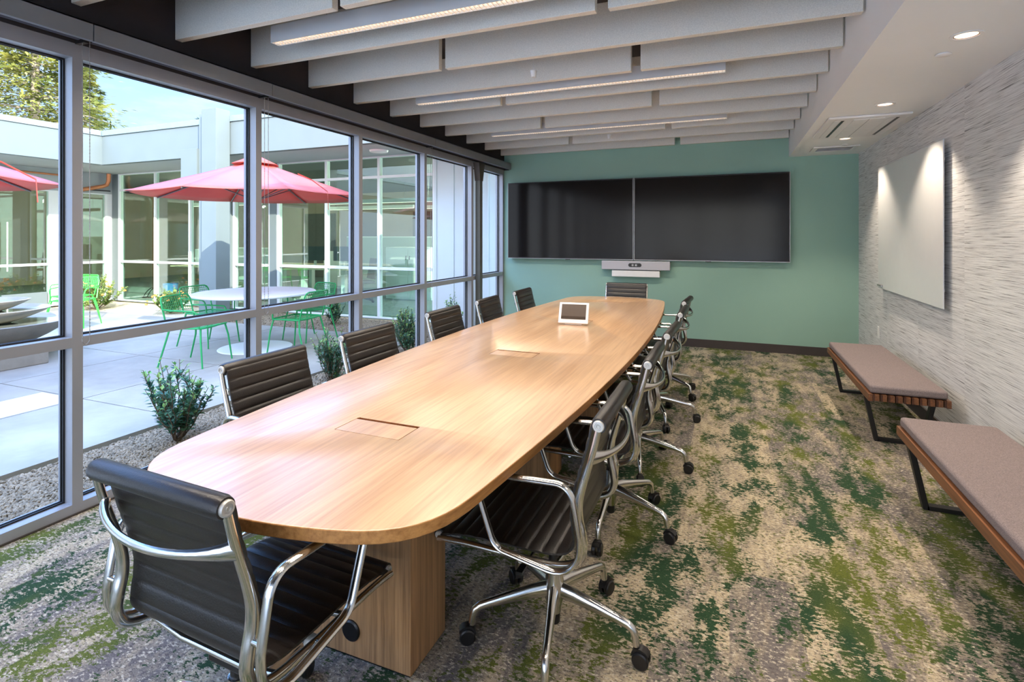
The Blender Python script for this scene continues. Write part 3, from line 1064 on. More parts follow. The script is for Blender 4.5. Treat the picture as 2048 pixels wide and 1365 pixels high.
for k, (y0, y1) in enumerate(((1.485, 1.715), (2.93, 3.175), (4.095, 4.34), (5.555, 5.785))):
    lg = MB().box(-1.460 - TX, -0.966 - TX, y0 - TY, y1 - TY, 0.006, TZ - TT - 0.0005)
    lg = lg.build('panel_leg', M['table_leg'], table, bevel=0.002, seg=1)
    MB().box(-1.455 - TX, -0.971 - TX, y0 - TY + 0.004, y1 - TY - 0.004, 0.0, 0.0058).build('foot_strip', M['black_plastic'], lg, smooth=False)
    if k == 0:
        MB().lathe([(0.0, -0.009), (0.031, -0.009), (0.036, -0.005), (0.036, 0.0)], 28, (-1.205 - TX, y0 - TY - 0.0004, 0.095), 'y').build('cable_grommet', M['black_plastic'], lg)

# touch tablet on the table
t = thing('touch_tablet', 'white framed touch tablet tilted back on the oak table', 'tablet', (-1.163, 4.13, TZ + 0.0005), math.radians(5))
tilt = math.radians(24)
def tl(x, u, d):     # u up the face, d depth behind the face
    return (x, u * math.sin(tilt) + d * math.cos(tilt), 0.003 + u * math.cos(tilt) - d * math.sin(tilt) + 0.012)
b_ = MB()
H_, W_ = 0.175, 0.122
vs = [tl(x, u, d) for d in (0, 0.018) for u in (0, H_) for x in (-W_, W_)]
b_.add(vs, [(0, 1, 3, 2), (4, 6, 7, 5), (0, 4, 5, 1), (2, 3, 7, 6), (0, 2, 6, 4), (1, 5, 7, 3)])
b_.build('body', M['white_plastic'], t, bevel=0.006)
def face(x0, x1, u0, u1, d0, d1):
    q = MB()
    vs = [tl(x, u, d) for d in (d0, d1) for u in (u0, u1) for x in (x0, x1)]
    q.add(vs, [(0, 1, 3, 2), (4, 6, 7, 5), (0, 4, 5, 1), (2, 3, 7, 6), (0, 2, 6, 4), (1, 5, 7, 3)])
    return q
face(-0.1, 0.1, 0.034, 0.158, -0.0015, 0.0005).build('screen', M['panel_screen'], t, smooth=False)
face(-0.1, 0.1, 0.034, 0.058, -0.0022, -0.0016).build('menu_strip', M['panel_bar'], t, smooth=False)
st = MB()
st.prism_x([(0.012, 0.001), (0.11, 0.001), (0.105, 0.012), (0.085, 0.105), (0.065, 0.11)], -0.07, 0.07)
st.build('stand', M['white_plastic'], t, bevel=0.004)

# ------------------------------------------------------------------ benches
def bench(y0, y1, lab):
    t = thing('slat_bench', lab, 'bench', (0.0, y0, 0), group='slatted benches along the grasscloth wall')
    L_ = y1 - y0
    xa, xb, zt = 0.872, 1.33, 0.385
    c = MB().box(xa + 0.012, xb - 0.012, 0.01, L_ - 0.01, zt + 0.001, zt + 0.056)
    c.build('cushion', M['cushion'], t, bevel=0.018, seg=4)
    f = MB()
    f.box(xa, xa + 0.026, 0, L_, zt - 0.05, zt).box(xb - 0.026, xb, 0, L_, zt - 0.05, zt)
    f.build('side_rail', M['walnut'], t, bevel=0.002, seg=1)
    for k in range(9):
        x = xa + 0.026 + 0.0125 + k * (xb - xa - 0.052 - 0.0125 + 0.0) / 9.0
        MB().box(x, x + 0.026, 0, L_, zt - 0.046, zt - 0.002).build('slat', M['walnut'], t, bevel=0.0015, seg=1)
        if k < 8:
            pass
    for k in range(10):
        x = xa + 0.026 + k * (xb - xa - 0.052 - 0.0125) / 9.0
        MB().box(x + 0.0005, x + 0.012, 0.001, L_ - 0.001, zt - 0.046, zt - 0.003).build('spacer', M['walnut_dark'], t, smooth=False)
    for yy in (0.21, L_ - 0.16):
        g = MB()
        xt0, xt1, xb0, xb1 = xa + 0.012, xb - 0.012, xa + 0.082, xb - 0.082
        zb, w_, hh = 0.0, 0.028, 0.045
        g.add([(xt0, yy, zt - 0.0505), (xt0 + w_, yy, zt - 0.0505), (xb0 + w_, yy, zb), (xb0, yy, zb), (xt0, yy + hh, zt - 0.0505), (xt0 + w_, yy + hh, zt - 0.0505), (xb0 + w_, yy + hh, zb), (xb0, yy + hh, zb)],
              [(0, 1, 2, 3), (7, 6, 5, 4), (0, 4, 5, 1), (2, 6, 7, 3), (0, 3, 7, 4), (1, 5, 6, 2)])
        g.add([(xt1, yy, zt - 0.0505), (xt1 - w_, yy, zt - 0.0505), (xb1 - w_, yy, zb), (xb1, yy, zb), (xt1, yy + hh, zt - 0.0505), (xt1 - w_, yy + hh, zt - 0.0505), (xb1 - w_, yy + hh, zb), (xb1, yy + hh, zb)],
              [(3, 2, 1, 0), (4, 5, 6, 7), (1, 5, 4, 0), (3, 7, 6, 2), (4, 7, 3, 0), (2, 6, 5, 1)])
        g.box(xb0 + w_ - 0.01, xb1 - w_ + 0.01, yy, yy + hh, 0.0, 0.022)
        g.build('leg', M['black_steel'], t, bevel=0.001, seg=1)
    return t
bench(4.255, 5.90, 'walnut slat bench with mauve tweed cushion, the one by the green wall')
bench(1.95, 3.60, 'walnut slat bench with mauve tweed cushion, the one nearest the camera')

# ------------------------------------------------------------------ office chairs (aluminium frame, ribbed leather sling)
SLING = [(-0.198, 0.868), (-0.183, 0.80), (-0.166, 0.735), (-0.148, 0.675), (-0.134, 0.62), (-0.130, 0.57), (-0.136, 0.52), (-0.138, 0.48), (-0.118, 0.449), (-0.07, 0.434),
         (0.0, 0.430), (0.08, 0.430), (0.16, 0.430), (0.24, 0.428), (0.31, 0.418), (0.345, 0.406)]
RIB = [(-0.218, 0.852), (-0.206, 0.80), (-0.188, 0.735), (-0.170, 0.675), (-0.157, 0.62), (-0.156, 0.57), (-0.166, 0.52), (-0.170, 0.475), (-0.148, 0.430), (-0.09, 0.409),
       (0.0, 0.405), (0.08, 0.406), (0.16, 0.408), (0.24, 0.409), (0.31, 0.406), (0.345, 0.402)]

def sling_mesh(i0, i1, sub=14):
    """ribbed panel between two arc fractions of the sling curve"""
    C = spline([Vector((0, p[0], p[1])) for p in SLING], 16)
    ln = [0]
    for a, b in zip(C, C[1:]):
        ln.append(ln[-1] + (b - a).length)
    T = ln[-1]
    n_ch = 19
    HW = 0.235
    xs = [-1, -0.97, -0.9, -0.6, -0.3, 0, 0.3, 0.6, 0.9, 0.97, 1]
    rows_f, rows_b = [], []
    k0, k1 = int(i0 * n_ch), int(i1 * n_ch)
    steps = (k1 - k0) * 8
    vs, fs = [], []
    import bisect
    for s in range(steps + 1):
        f = (k0 + s / 8.0) / n_ch
        d = min(f, 1.0) * T
        j = min(max(bisect.bisect_right(ln, d) - 1, 0), len(C) - 2)
        t = (d - ln[j]) / max(ln[j + 1] - ln[j], 1e-9)
        p = C[j].lerp(C[j + 1], t)
        tg = (C[min(j + 2, len(C) - 1)] - C[max(j - 1, 0)]).normalized()
        nr = Vector((0, -tg.z, tg.y))            # towards the sitter
        nr = -nr if nr.y < 0 and f < 0.4 else nr
        ph = (s % 8) / 8.0
        th = 0.0045 + 0.0055 * abs(math.sin(PI * ph)) ** 0.4
        for side in (1, -1):
            for x in xs:
                edge = 1 - max(0, abs(x) - 0.9) / 0.1 * 0.55
                hh = th * (1.0 if side > 0 else 0.62) * edge
                q = p + nr * side * hh
                vs.append((x * HW, q.y, q.z))
    nx = len(xs)
    row = 2 * nx
    for s in range(steps):
        for k in range(nx - 1):
            a = s * row + k
            fs.append((a, a + 1, a + row + 1, a + row))
            a = s * row + nx + k
            fs.append((a + 1, a, a + row, a + row + 1))
        a = s * row
        fs.append((a, a + row, a + row + nx, a + nx))
        a = s * row + nx - 1
        fs.append((a + row, a, a + nx, a + row + nx))
    fs.append(tuple(list(range(0, nx)) + list(range(2 * nx - 1, nx - 1, -1))))
    l_ = steps * row
    fs.append(tuple(l_ + q for q in (list(range(nx - 1, -1, -1)) + list(range(nx, 2 * nx)))))
    mb = MB()
    mb.add(vs, fs)
    return mb

def make_chair():
    t = thing('office_chair', 'x', 'office chair', (0, 0, 0))
    HB = 0.242                                     # side frame offset
    seat = sling_mesh(8.0 / 19, 1.0)
    seat.tube([(-0.225, 0.352, 0.405), (0.225, 0.352, 0.405)], 0.019, 16)
    seat.build('seat', M['leather'], t, angle=60)
    back = sling_mesh(0.0, 8.0 / 19)
    back.tube([(-0.239, -0.219, 0.866), (-0.225, -0.219, 0.866), (0.225, -0.219, 0.866), (0.239, -0.219, 0.866)], [0.023, 0.0265, 0.0265, 0.023], 20)
    back.build('backrest', M['leather'], t, angle=60)
    C = spline([Vector((0, p[0], p[1])) for p in RIB], 5)
    for s in (-1, 1):
        rs = []
        for i in range(len(C)):
            f = i / (len(C) - 1)
            w = 0.0115 + 0.0075 * math.exp(-((f - 0.36) / 0.16) ** 2)
            d = 0.0095 + 0.006 * math.exp(-((f - 0.40) / 0.2) ** 2)
            rs.append((w, d))
        fr = MB().tube([(s * HB, p.y, p.z) for p in C], rs, 12, up=(1, 0, 0.001)) if False else MB()
        # cross-section: first radius in the profile plane, second across (x)
        fr.tube([(s * HB, p.y, p.z) for p in C], [(b_, a_) for (a_, b_) in rs], 12, up=(1, 0, 0))
        fr.build('side_frame', M['chrome'], t)
    br = []
    for k in range(21):
        f = k / 20
        x = -HB + 2 * HB * f
        q = 1 - (2 * f - 1) ** 2
        br.append((x, -0.196 - 0.062 * q ** 0.8, 0.765 - 0.018 * q))
    MB().tube(br, [(0.008 + 0.004 * abs(2 * k / 20 - 1) ** 4, 0.0105 + 0.014 * abs(2 * k / 20 - 1) ** 5) for k in range(21)], 12, up=(0, 0, 1)).build('back_brace', M['chrome'], t)
    for (y, z, r) in ((-0.219, 0.866, 0.0185), (0.352, 0.405, 0.013)):
        for s in (-1, 1):
            MB().lathe([(0, 0.0), (r, 0.0), (r, 0.005), (r * 0.86, 0.008), (r * 0.62, 0.008), (r * 0.58, 0.0055), (r * 0.34, 0.0055), (r * 0.3, 0.009), (r * 0.25, 0.006), (0, 0.006)] if s > 0 else [(0, 0.0), (r, 0.0), (r, -0.005), (r * 0.86, -0.008), (r * 0.62, -0.008), (r * 0.58, -0.0055), (r * 0.34, -0.0055), (r * 0.3, -0.009), (r * 0.25, -0.006), (0, -0.006)],
                       20, (s * 0.239 if y < 0 else s * 0.225, y, z), 'x').build('end_cap', M['chrome_dull'], t)
    LOOP = fillet([(-0.140, 0.690, 0.055), (0.195, 0.678, 0.045), (0.112, 0.446, 0.06), (-0.168, 0.398, 0.085), (-0.170, 0.53, 0.12)], 7)
    for s in (-1, 1):
        a = MB().tube([(s * 0.285, y, z) for (y, z) in LOOP], (0.0092, 0.0140), 12, closed=True, up=(1, 0, 0))
        for (y, z) in ((-0.163, 0.545), (0.03, 0.412)):
            a.bar((s * 0.2525, y, z), (s * 0.278, y - 0.004, z + 0.004), 0.008, 10)
        a.build('armrest', M['chrome'], t)
    st = MB()
    for y in (-0.075, 0.15):
        st.tube([(-HB + 0.006, y, 0.398), (-0.12, y, 0.378), (0.12, y, 0.378), (HB - 0.006, y, 0.398)], 0.0085, 10)
    st.build('stretcher', M['chrome'], t)
    tm = MB()
    tm.box(-0.035, 0.085, -0.065, 0.175, 0.335, 0.372)
    tilt_ = tm.build('tilt_box', M['black_plastic'], t, bevel=0.006)
    MB().bar((0.085, 0.10, 0.345), (0.15, 0.10, 0.335), 0.005, 8).lathe([(0.0, 0.15), (0.017, 0.15), (0.019, 0.154), (0.019, 0.18), (0.017, 0.184), (0.0, 0.184)], 20, (0, 0.10, 0.335), 'x').build('tension_knob', M['chrome_dull'], tilt_)
    MB().bar((-0.035, 0.04, 0.345), (-0.19, 0.05, 0.34), 0.005, 8).cbox((-0.205, 0.05, 0.34), (0.045, 0.022, 0.01)).build('height_lever', M['black_plastic'], tilt_)
    MB().lathe([(0.021, 0.262), (0.021, 0.336)], 20).build('gas_column', M['black_plastic'], t)
    hub = MB().lathe([(0.024, 0.085), (0.027, 0.11), (0.034, 0.135), (0.037, 0.175), (0.033, 0.205), (0.028, 0.24), (0.0265, 0.264), (0.022, 0.265)], 24)
    h_ = hub.build('base_hub', M['chrome'], t)
    MB().lathe([(0.018, 0.045), (0.021, 0.05), (0.021, 0.086)], 20).build('lower_cap', M['black_plastic'], h_)
    legs = []
    for k in range(5):
        lg = MB()
        path = [(0.022, 0, 0.168), (0.08, 0, 0.163), (0.16, 0, 0.150), (0.235, 0, 0.136), (0.272, 0, 0.128), (0.289, 0, 0.117), (0.297, 0, 0.100), (0.302, 0, 0.066)]
        lg.tube(path, [(0.019, 0.029), (0.0175, 0.0255), (0.0155, 0.0205), (0.0135, 0.0165), (0.013, 0.015), (0.013, 0.014), (0.0128, 0.0128), (0.0125, 0.0125)], 12, up=(0.12, 0, 1))
        lo = lg.build('base_leg', M['chrome'], t)
        if k == 0:
            cs = MB()
            for s in (-1, 1):
                cs.lathe([(0.008, s * 0.004), (0.026, s * 0.005), (0.0285, s * 0.009), (0.0285, s * 0.019), (0.024, s * 0.023), (0.008, s * 0.0235)], 20, (0.318, 0, 0.0285), 'y')
            hood = [(0.286, 0.036), (0.289, 0.05), (0.300, 0.062), (0.318, 0.066), (0.336, 0.061), (0.346, 0.050), (0.340, 0.046), (0.318, 0.052), (0.300, 0.044)]
            n = len(hood)
            cs.add([(x, -0.015, z) for x, z in hood] + [(x, 0.015, z) for x, z in hood], [tuple(range(n)), tuple(range(2 * n - 1, n - 1, -1))] + [(q, n + q, n + (q + 1) % n, (q + 1) % n) for q in range(n)])
            cs.bar((0.302, 0, 0.05), (0.302, 0, 0.072), 0.011, 10)
            c_me = cs.build('caster', M['black_plastic'], lo)
            first_leg, first_c = lo, c_me
        else:
            c2 = first_c.copy()
            COL.objects.link(c2)
            c2.parent = lo
        legs.append(lo)
        lo.rotation_euler = (0, 0, 2 * PI * k / 5)
    return t

chair0 = make_chair()
CHAIRS = [
    # x, y, heading (0 = facing the green wall), base turn in world degrees, label
    (-0.592, 1.856, 90, -6, 'black leather office chair nearest the camera on the bench side of the table'),
    (-0.562, 2.705, 90, 54.8, 'second chair from the camera on the bench side of the table'),
    (-0.548, 3.460, 88, -6, 'middle chair of the five on the bench side of the table'),
    (-0.553, 4.370, 89, 4, 'fourth chair from the camera on the bench side of the table'),
    (-0.573, 5.110, 87, 40, 'farthest chair from the camera on the bench side of the table'),
    (-1.838, 1.912, -90, 20, 'black chair on the window side in front of the courtyard shrub, nearest the camera'),
    (-1.834, 2.682, -90, 5, 'second chair from the camera on the window side of the table'),
    (-1.850, 3.640, -90, 50, 'middle chair of the five on the window side of the table'),
    (-1.846, 4.455, -88, 30, 'window-side chair standing in front of the bronze post'),
    (-1.825, 5.290, -89, 10, 'window-side chair farthest from the camera, against the green wall'),
    (-1.150, 6.265, 181, 15, 'chair at the far head of the table under the video bar'),
]
GRP = 'black ribbed leather office chairs around the table'
KID = {}
for o in bpy.data.objects:
    if o.parent is not None:
        KID.setdefault(o.parent, []).append(o)
def copy_chair(src, parent=None):
    c = src.copy()
    COL.objects.link(c)
    if parent is not None:
        c.parent = parent
    for ch in KID.get(src, []):
        copy_chair(ch, c)
    return c
def place(c, x, y, head, base, lab):
    c.location = (x, y, 0)
    c.rotation_euler = (0, 0, math.radians(head))
    c['label'] = lab
    c['category'] = 'office chair'
    c['group'] = GRP
    ks = [o for o in bpy.data.objects if o.parent == c and o.name.split('.')[0] == 'base_leg']
    for k, lo in enumerate(ks):
        lo.rotation_euler = (0, 0, math.radians(base - head + 72 * k))
for a in CHAIRS:
    place(copy_chair(chair0), *a)
place(chair0, -1.232, 1.053, -2.3, 30, 'black leather office chair at the near head of the table, its back to the camera')

# ------------------------------------------------------------------ courtyard ground
G = -0.05
def ext(name, mb, m, label, **k):
    o = mb.build(name, m, None, **k)
    o['kind'] = 'structure'
    o['label'] = label
    return o
XB = -4.22            # border between gravel strip and patio
ext('ground', MB().box(-22, XW - 0.12, -9, 20, G - 0.4, G - 0.041), M['soil'], 'bare ground below the patio and gravel', smooth=False)
pt = MB()
# slabs with open joints; the patio stops at gravel along the windows and along the far facade
def slab(x0, x1, y0, y1):
    j = 0.006
    pt.box(x0 + j, x1 - j, y0 + j, y1 - j, G - 0.038, G)
xs_ = [-15.2, -13.0, -10.9, -8.6, -6.9, -5.55, XB]
ys_ = [-6, -3.2, -0.6, 1.5, 3.05, 4.45, 5.6, 6.75]
for i in range(len(xs_) - 1):
    for j in range(len(ys_) - 1):
        slab(xs_[i], xs_[i + 1], ys_[j], ys_[j + 1])
ext('patio', pt, M['concrete'], 'pale concrete courtyard paving in large slabs', smooth=False)
hp = MB().box(-6.115, -5.57, 2.42, 3.02, G, G + 0.004)
tag(hp.build('access_cover', M['table_white'], None, smooth=False), 'flat white square cover set in the courtyard paving', 'cover')

# gravel: thousands of small pebbles in two beds
random.seed(11)
ico_v, ico_f = [], []
_b = bmesh.new()
bmesh.ops.create_icosphere(_b, subdivisions=1, radius=1)
ico_v = [v.co.copy() for v in _b.verts]
ico_f = [tuple(v.index for v in f.verts) for f in _b.faces]
_b.free()
def pebbles(name, regions, lab):
    mb = MB()
    for (x0, x1, y0, y1, n, s0, s1) in regions:
        for _ in range(n):
            x, y = random.uniform(x0, x1), random.uniform(y0, y1)
            s = random.uniform(s0, s1)
            rm = Matrix.Rotation(random.uniform(0, 6.28), 3, Vector((random.random() - .5, random.random() - .5, random.random() + .1)).normalized())
            sc = Vector((s * random.uniform(.8, 1.3), s * random.uniform(.8, 1.2), s * random.uniform(.55, .9)))
            mb.add([tuple(rm @ Vector((v.x * sc.x, v.y * sc.y, v.z * sc.z)) + Vector((x, y, G - 0.034 + s * 0.45))) for v in ico_v], ico_f)
    o = mb.build(name, M['pebble'], None, smooth=False)
    tag(o, lab, 'gravel', None, 'stuff')
pebbles('gravel', [(XB + 0.01, XW - 0.125, 0.9, 3.4, 17000, 0.007, 0.013), (XB + 0.01, XW - 0.125, 3.4, 8.0, 9000, 0.010, 0.018), (XB - 5, XB + 0.01, 6.8, 8.0, 8000, 0.014, 0.024)], 'tan gravel strip outside the windows and along the far facade')

# ------------------------------------------------------------------ courtyard buildings
YFAC, XFAC = 8.1, -13.6
YEA, XEA, ZE0, ZE1 = 6.9, -11.9, 2.93, 3.62
def glazing(root, xs, z0, z1, transoms, axis, plane, fw=0.05, depth=0.09, split=True):
    """frame + panes in a vertical plane; xs are mullion centres along the axis"""
    f = MB()
    zs = [z0] + transoms + [z1]
    def b(a0, a1, q0, q1, h0, h1, mb):
        if axis == 'x':
            mb.box(a0, a1, plane + q0, plane + q1, h0, h1)
        else:
            mb.box(plane - q1, plane - q0, a0, a1, h0, h1)
    for x in xs:
        b(x - fw / 2, x + fw / 2, 0, depth, z0, z1, f)
    for i in range(len(xs) - 1):
        for z in zs:
            zz0, zz1 = max(z - fw / 2, z0), min(z + fw / 2, z1)
            b(xs[i] + fw / 2, xs[i + 1] - fw / 2, 0, depth, zz0, zz1, f)
    f.build('window_frame', M['alu_white'], root, smooth=False)
    for i in range(len(xs) - 1):
        for j in range(len(zs) - 1):
            p = MB()
            b(xs[i] + fw / 2, xs[i + 1] - fw / 2, 0.04, 0.05, zs[j] + fw / 2, zs[j + 1] - fw / 2, p)
            p.build('window_pane', M['glass_out'], root, smooth=False)

bw = thing('glazed_wing', 'pale courtyard building wing with tall glazing straight across the patio', 'building', (0, 0, 0))
glazing(bw, [-13.35, -12.09, -10.96, -10.36], G, 2.93, [0.87, 2.55], 'x', YFAC)
glazing(bw, [-9.62, -8.62], G, 2.93, [0.87, 2.55], 'x', YFAC)
glazing(bw, [-8.40, -7.185, -5.965, -4.80], G, 2.93, [0.87, 2.55], 'x', YFAC)
w = MB()
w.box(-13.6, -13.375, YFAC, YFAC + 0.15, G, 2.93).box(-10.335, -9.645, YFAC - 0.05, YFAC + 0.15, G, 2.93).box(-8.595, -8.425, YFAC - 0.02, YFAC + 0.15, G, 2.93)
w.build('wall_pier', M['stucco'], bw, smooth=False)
sd_ = MB()
sd_.box(-4.775, XW - 0.16, YFAC - 0.02, YFAC + 0.15, G, 2.93)
sd_.build('siding', M['siding'], bw, smooth=False)
bt = MB()
for x in (-4.74, -4.40, -4.14, -3.94, -3.74, -3.56, -3.38):
    bt.box(x, x + 0.022, YFAC - 0.042, YFAC - 0.02, G, 2.93)
bt.build('batten', M['siding'], bw, smooth=False)
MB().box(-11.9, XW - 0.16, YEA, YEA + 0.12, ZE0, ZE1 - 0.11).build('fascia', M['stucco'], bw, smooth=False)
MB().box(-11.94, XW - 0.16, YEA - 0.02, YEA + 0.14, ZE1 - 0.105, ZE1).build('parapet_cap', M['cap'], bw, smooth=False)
MB().box(-13.6, XW - 0.16, YEA + 0.12, YFAC + 0.15, ZE0 + 0.002, ZE0 + 0.05).build('eave_soffit', M['stucco_grey'], bw, smooth=False)
MB().box(-20, XW - 0.16, YEA + 0.125, 16, ZE1 - 0.25, ZE1 - 0.2).build('roof', M['cap'], bw, smooth=False)
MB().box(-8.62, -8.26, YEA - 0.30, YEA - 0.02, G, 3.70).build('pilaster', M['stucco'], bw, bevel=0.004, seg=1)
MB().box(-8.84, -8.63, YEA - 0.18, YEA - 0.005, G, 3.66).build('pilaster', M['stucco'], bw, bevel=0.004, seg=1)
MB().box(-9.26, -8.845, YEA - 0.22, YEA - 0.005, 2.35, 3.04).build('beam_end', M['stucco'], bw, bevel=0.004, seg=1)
MB().lathe([(0.0, 0), (0.16, 0.0), (0.15, -0.03), (0.0, -0.05)], 24, (-5.55, 7.55, ZE0 + 0.0)).build('eave_light', M['white_plastic'], bw)

lw_ = thing('left_wing', 'pale courtyard building wing with glazed door behind the fountain', 'building', (0, 0, 0))
glazing(lw_, [0.2, 2.0, 3.8, 5.55, 5.95, 6.86], G, 2.46, [0.86], 'y', XFAC)
glazing(lw_, [7.20, 7.98], G, 2.46, [0.86], 'y', XFAC)
w = MB()
w.box(XFAC - 0.15, XFAC, 6.885, 7.175, G, 2.46).box(XFAC - 0.15, XFAC, 8.005, 8.1, G, 2.46)
w.build('wall_pier', M['alu_white'], lw_, smooth=False)
MB().box(XFAC - 0.15, XFAC, -6, 8.1, 2.46, 2.93).build('wall_band', M['stucco_grey'], lw_, smooth=False)
MB().box(XFAC, XFAC + 0.012, -6, 8.06, 2.52, 2.545).build('band_joint', M['dark_line'], lw_, smooth=False)
MB().box(XEA - 0.12, XEA, -8, YEA - 0.0, ZE0, ZE1 - 0.11).build('fascia', M['stucco'], lw_, smooth=False)
MB().box(XEA - 0.14, XEA + 0.02, -8, YEA - 0.03, ZE1 - 0.105, ZE1).build('parapet_cap', M['cap'], lw_, smooth=False)
MB().box(XFAC - 0.15, XEA - 0.12, -8, YEA + 0.11, ZE0 + 0.002, ZE0 + 0.05).build('eave_soffit', M['stucco_grey'], lw_, smooth=False)
MB().box(-20, XEA - 0.125, -8, YEA, ZE1 - 0.25, ZE1 - 0.2).build('roof', M['cap'], lw_, smooth=False)
MB().box(XFAC + 0.0, XFAC + 0.03, 6.02, 6.79, G + 0.02, G + 0.32).build('door_kick_plate', M['stucco'], lw_, smooth=False)
MB().tube([(XFAC + 0.09, 6.08, 0.75), (XFAC + 0.09, 6.08, 1.75)], 0.014, 8).build('door_pull', M['chrome_dull'], lw_)

# copper pipes
t = thing('copper_downpipe', 'copper downpipe running down the far corner behind the green chairs', 'downpipe', (0, 0, 0))
pth = [(XFAC + 0.08, 7.235, G), (XFAC + 0.08, 7.235, 2.35), (XFAC + 0.085, 7.28, 2.44), (XFAC + 0.1, 7.36, 2.50), (XFAC + 0.12, 8.0 - 0.18, 2.62), (XFAC + 0.14, 7.90, 2.66), (XFAC + 0.16, 7.93, 2.75), (XFAC + 0.17, 7.93, 2.925)]
MB().tube(pth, 0.045, 12).build('pipe', M['copper'], t)
MB().lathe([(0.05, 0.0), (0.05, 0.05)], 14, (XFAC + 0.08, 7.235, 1.2)).lathe([(0.05, 0.0), (0.05, 0.05)], 14, (XFAC + 0.08, 7.235, 2.2)).build('pipe_bracket', M['copper'], t)
t = MB().tube([(XFAC + 0.05, 1.0, 2.86), (XFAC + 0.05, 7.1, 2.80)], 0.02, 8).build('copper_conduit', M['copper'], None)
tag(t, 'thin copper line under the eave above the glazed door', 'pipe')
t = MB().tube([(-4.05, YFAC - 0.10, G), (-4.05, YFAC - 0.10, 2.925)], 0.045, 12).build('copper_rainpipe', M['copper'], None)
tag(t, 'copper rain pipe against the white siding', 'downpipe')

# ------------------------------------------------------------------ offices seen through the far glazing
of = thing('office_shell', 'interior walls floor and ceiling of the offices behind the far glazing', 'room', (0, 0, 0), kind='structure')
MB().box(-19.9, XW - 0.16, YFAC + 0.16, 15.9, G - 0.05, G + 0.03).build('office_floor', M['office_floor'], of, smooth=False)
MB().box(-19.9, XFAC - 0.16, -6, YFAC + 0.155, G - 0.05, G + 0.03).build('office_floor', M['office_floor'], of, smooth=False)
MB().box(-19.9, XW - 0.16, YFAC + 0.16, 15.9, 2.99, 3.04).build('office_ceiling', M['office_dark'], of, smooth=False)
MB().box(-19.9, XFAC - 0.16, -6, YFAC + 0.155, 2.99, 3.04).build('office_ceiling', M['office_dark'], of, smooth=False)
MB().box(-19.9, XW - 0.16, 15.4, 15.5, G + 0.03, 2.99).build('office_end_wall', M['office_wall'], of, smooth=False)
MB().box(-19.9, -19.8, -6, 15.4, G + 0.03, 2.99).build('office_end_wall', M['office_wall'], of, smooth=False)
MB().box(-18.0, XFAC - 0.3, 4.6, 4.7, G + 0.03, 2.99).build('office_end_wall', M['office_white'], of, smooth=False)
db = MB()
for (x0, x1) in ((-14.6, -13.2), (-12.4, -11.2), (-9.9, -8.3), (-7.5, -6.9)):
    db.box(x0, x1, 15.36, 15.40, G + 0.03, 2.3)
db.build('doorway', M['office_dark'], of, smooth=False)

def desk(x, y, rz, w, lab, T=True):
    t = thing('office_desk', lab, 'desk', (x, y, G + 0.03), rz, group='desks behind the far glazing')
    MB().box(-w / 2, w / 2, -0.36, 0.36, 0.71, 0.74).build('desk_top', M['desk_top'], t, bevel=0.004, seg=1)
    for s in (-1, 1):
        MB().box(s * (w / 2 - 0.3) - 0.05, s * (w / 2 - 0.3) + 0.05, -0.06, 0.06, 0.03, 0.71).box(s * (w / 2 - 0.3) - 0.04, s * (w / 2 - 0.3) + 0.04, -0.32, 0.32, 0.0, 0.03).build('leg', M['office_white'], t, bevel=0.004, seg=1)
    return t
desk(-12.4, 9.6, 0.0, 1.6, 'pale desk behind the corner glazing by the copper pipe')
desk(-8.83, 9.9, 0.1, 1.7, 'pale desk under the two dark monitors')
desk(-10.9, 11.2, 0.0, 1.6, 'pale desk deep in the office behind the grey pilaster')
def monitor(x, y, z, rz, lab, w=0.56, h=0.34):
    t = thing('desk_monitor', lab, 'monitor', (x, y, z), rz, group='monitors in the far office')
    MB().box(-w / 2, w / 2, -0.015, 0.015, 0.16, 0.16 + h).build('screen', M['monitor'], t, bevel=0.004, seg=1)
    MB().box(-0.03, 0.03, 0.015, 0.05, 0.01, 0.35).box(-0.11, 0.11, -0.07, 0.1, 0, 0.012).build('stand', M['chrome_dull'], t, bevel=0.002, seg=1)
monitor(-9.24, 10.05, G + 0.03 + 0.7405, 0.5, 'dark monitor turned aside on the far desk')
monitor(-8.42, 10.05, G + 0.03 + 0.7405, -0.1, 'dark monitor facing the courtyard on the far desk')
def cabinet(x0, x1, y0, y1, h, lab, n=2):
    t = thing('storage_cabinet', lab, 'cabinet', (x0, y0, G + 0.031), group='white cabinets in the far office')
    w = (x1 - x0)
    MB().box(0, w, 0.02, y1 - y0, 0, h).build('body', M['office_white'], t, smooth=False)
    for k in range(n):
        a, b = w * k / n, w * (k + 1) / n
        d = MB().box(a + 0.004, b - 0.004, 0, 0.0195, 0.06, h - 0.01).build('door', M['office_white'], t, smooth=False)
        MB().cbox((b - 0.05 if k % 2 == 0 else a + 0.05, -0.008, h * 0.8), (0.012, 0.016, 0.09)).build('handle', M['black_plastic'], d, smooth=False)
cabinet(-7.6, -6.35, 10.6, 11.1, 1.22, 'tall white two-door cabinet behind the glazing next to the siding')
cabinet(-10.9, -9.9, 12.2, 12.7, 1.05, 'white low cabinet deep behind the grey pilaster')
cabinet(-9.0, -7.8, 12.4, 12.9, 1.1, 'white cabinet run behind the dark monitors', 3)
def partition(x0, x1, y, h, lab):
    t = thing('desk_partition', lab, 'partition', (x0, y, G + 0.031), group='pale partitions in the far office')
    MB().box(0, x1 - x0, 0, 0.05, 0, h).build('panel', M['frost'], t, smooth=False)
    MB().box(0, x1 - x0, -0.005, 0.055, h, h + 0.03).build('rail', M['office_white'], t, smooth=False)
partition(-9.9, -7.2, 12.0, 1.45, 'long pale partition behind the dark monitors')
partition(-13.3, -11.2, 10.6, 1.15, 'pale partition behind the corner desk')
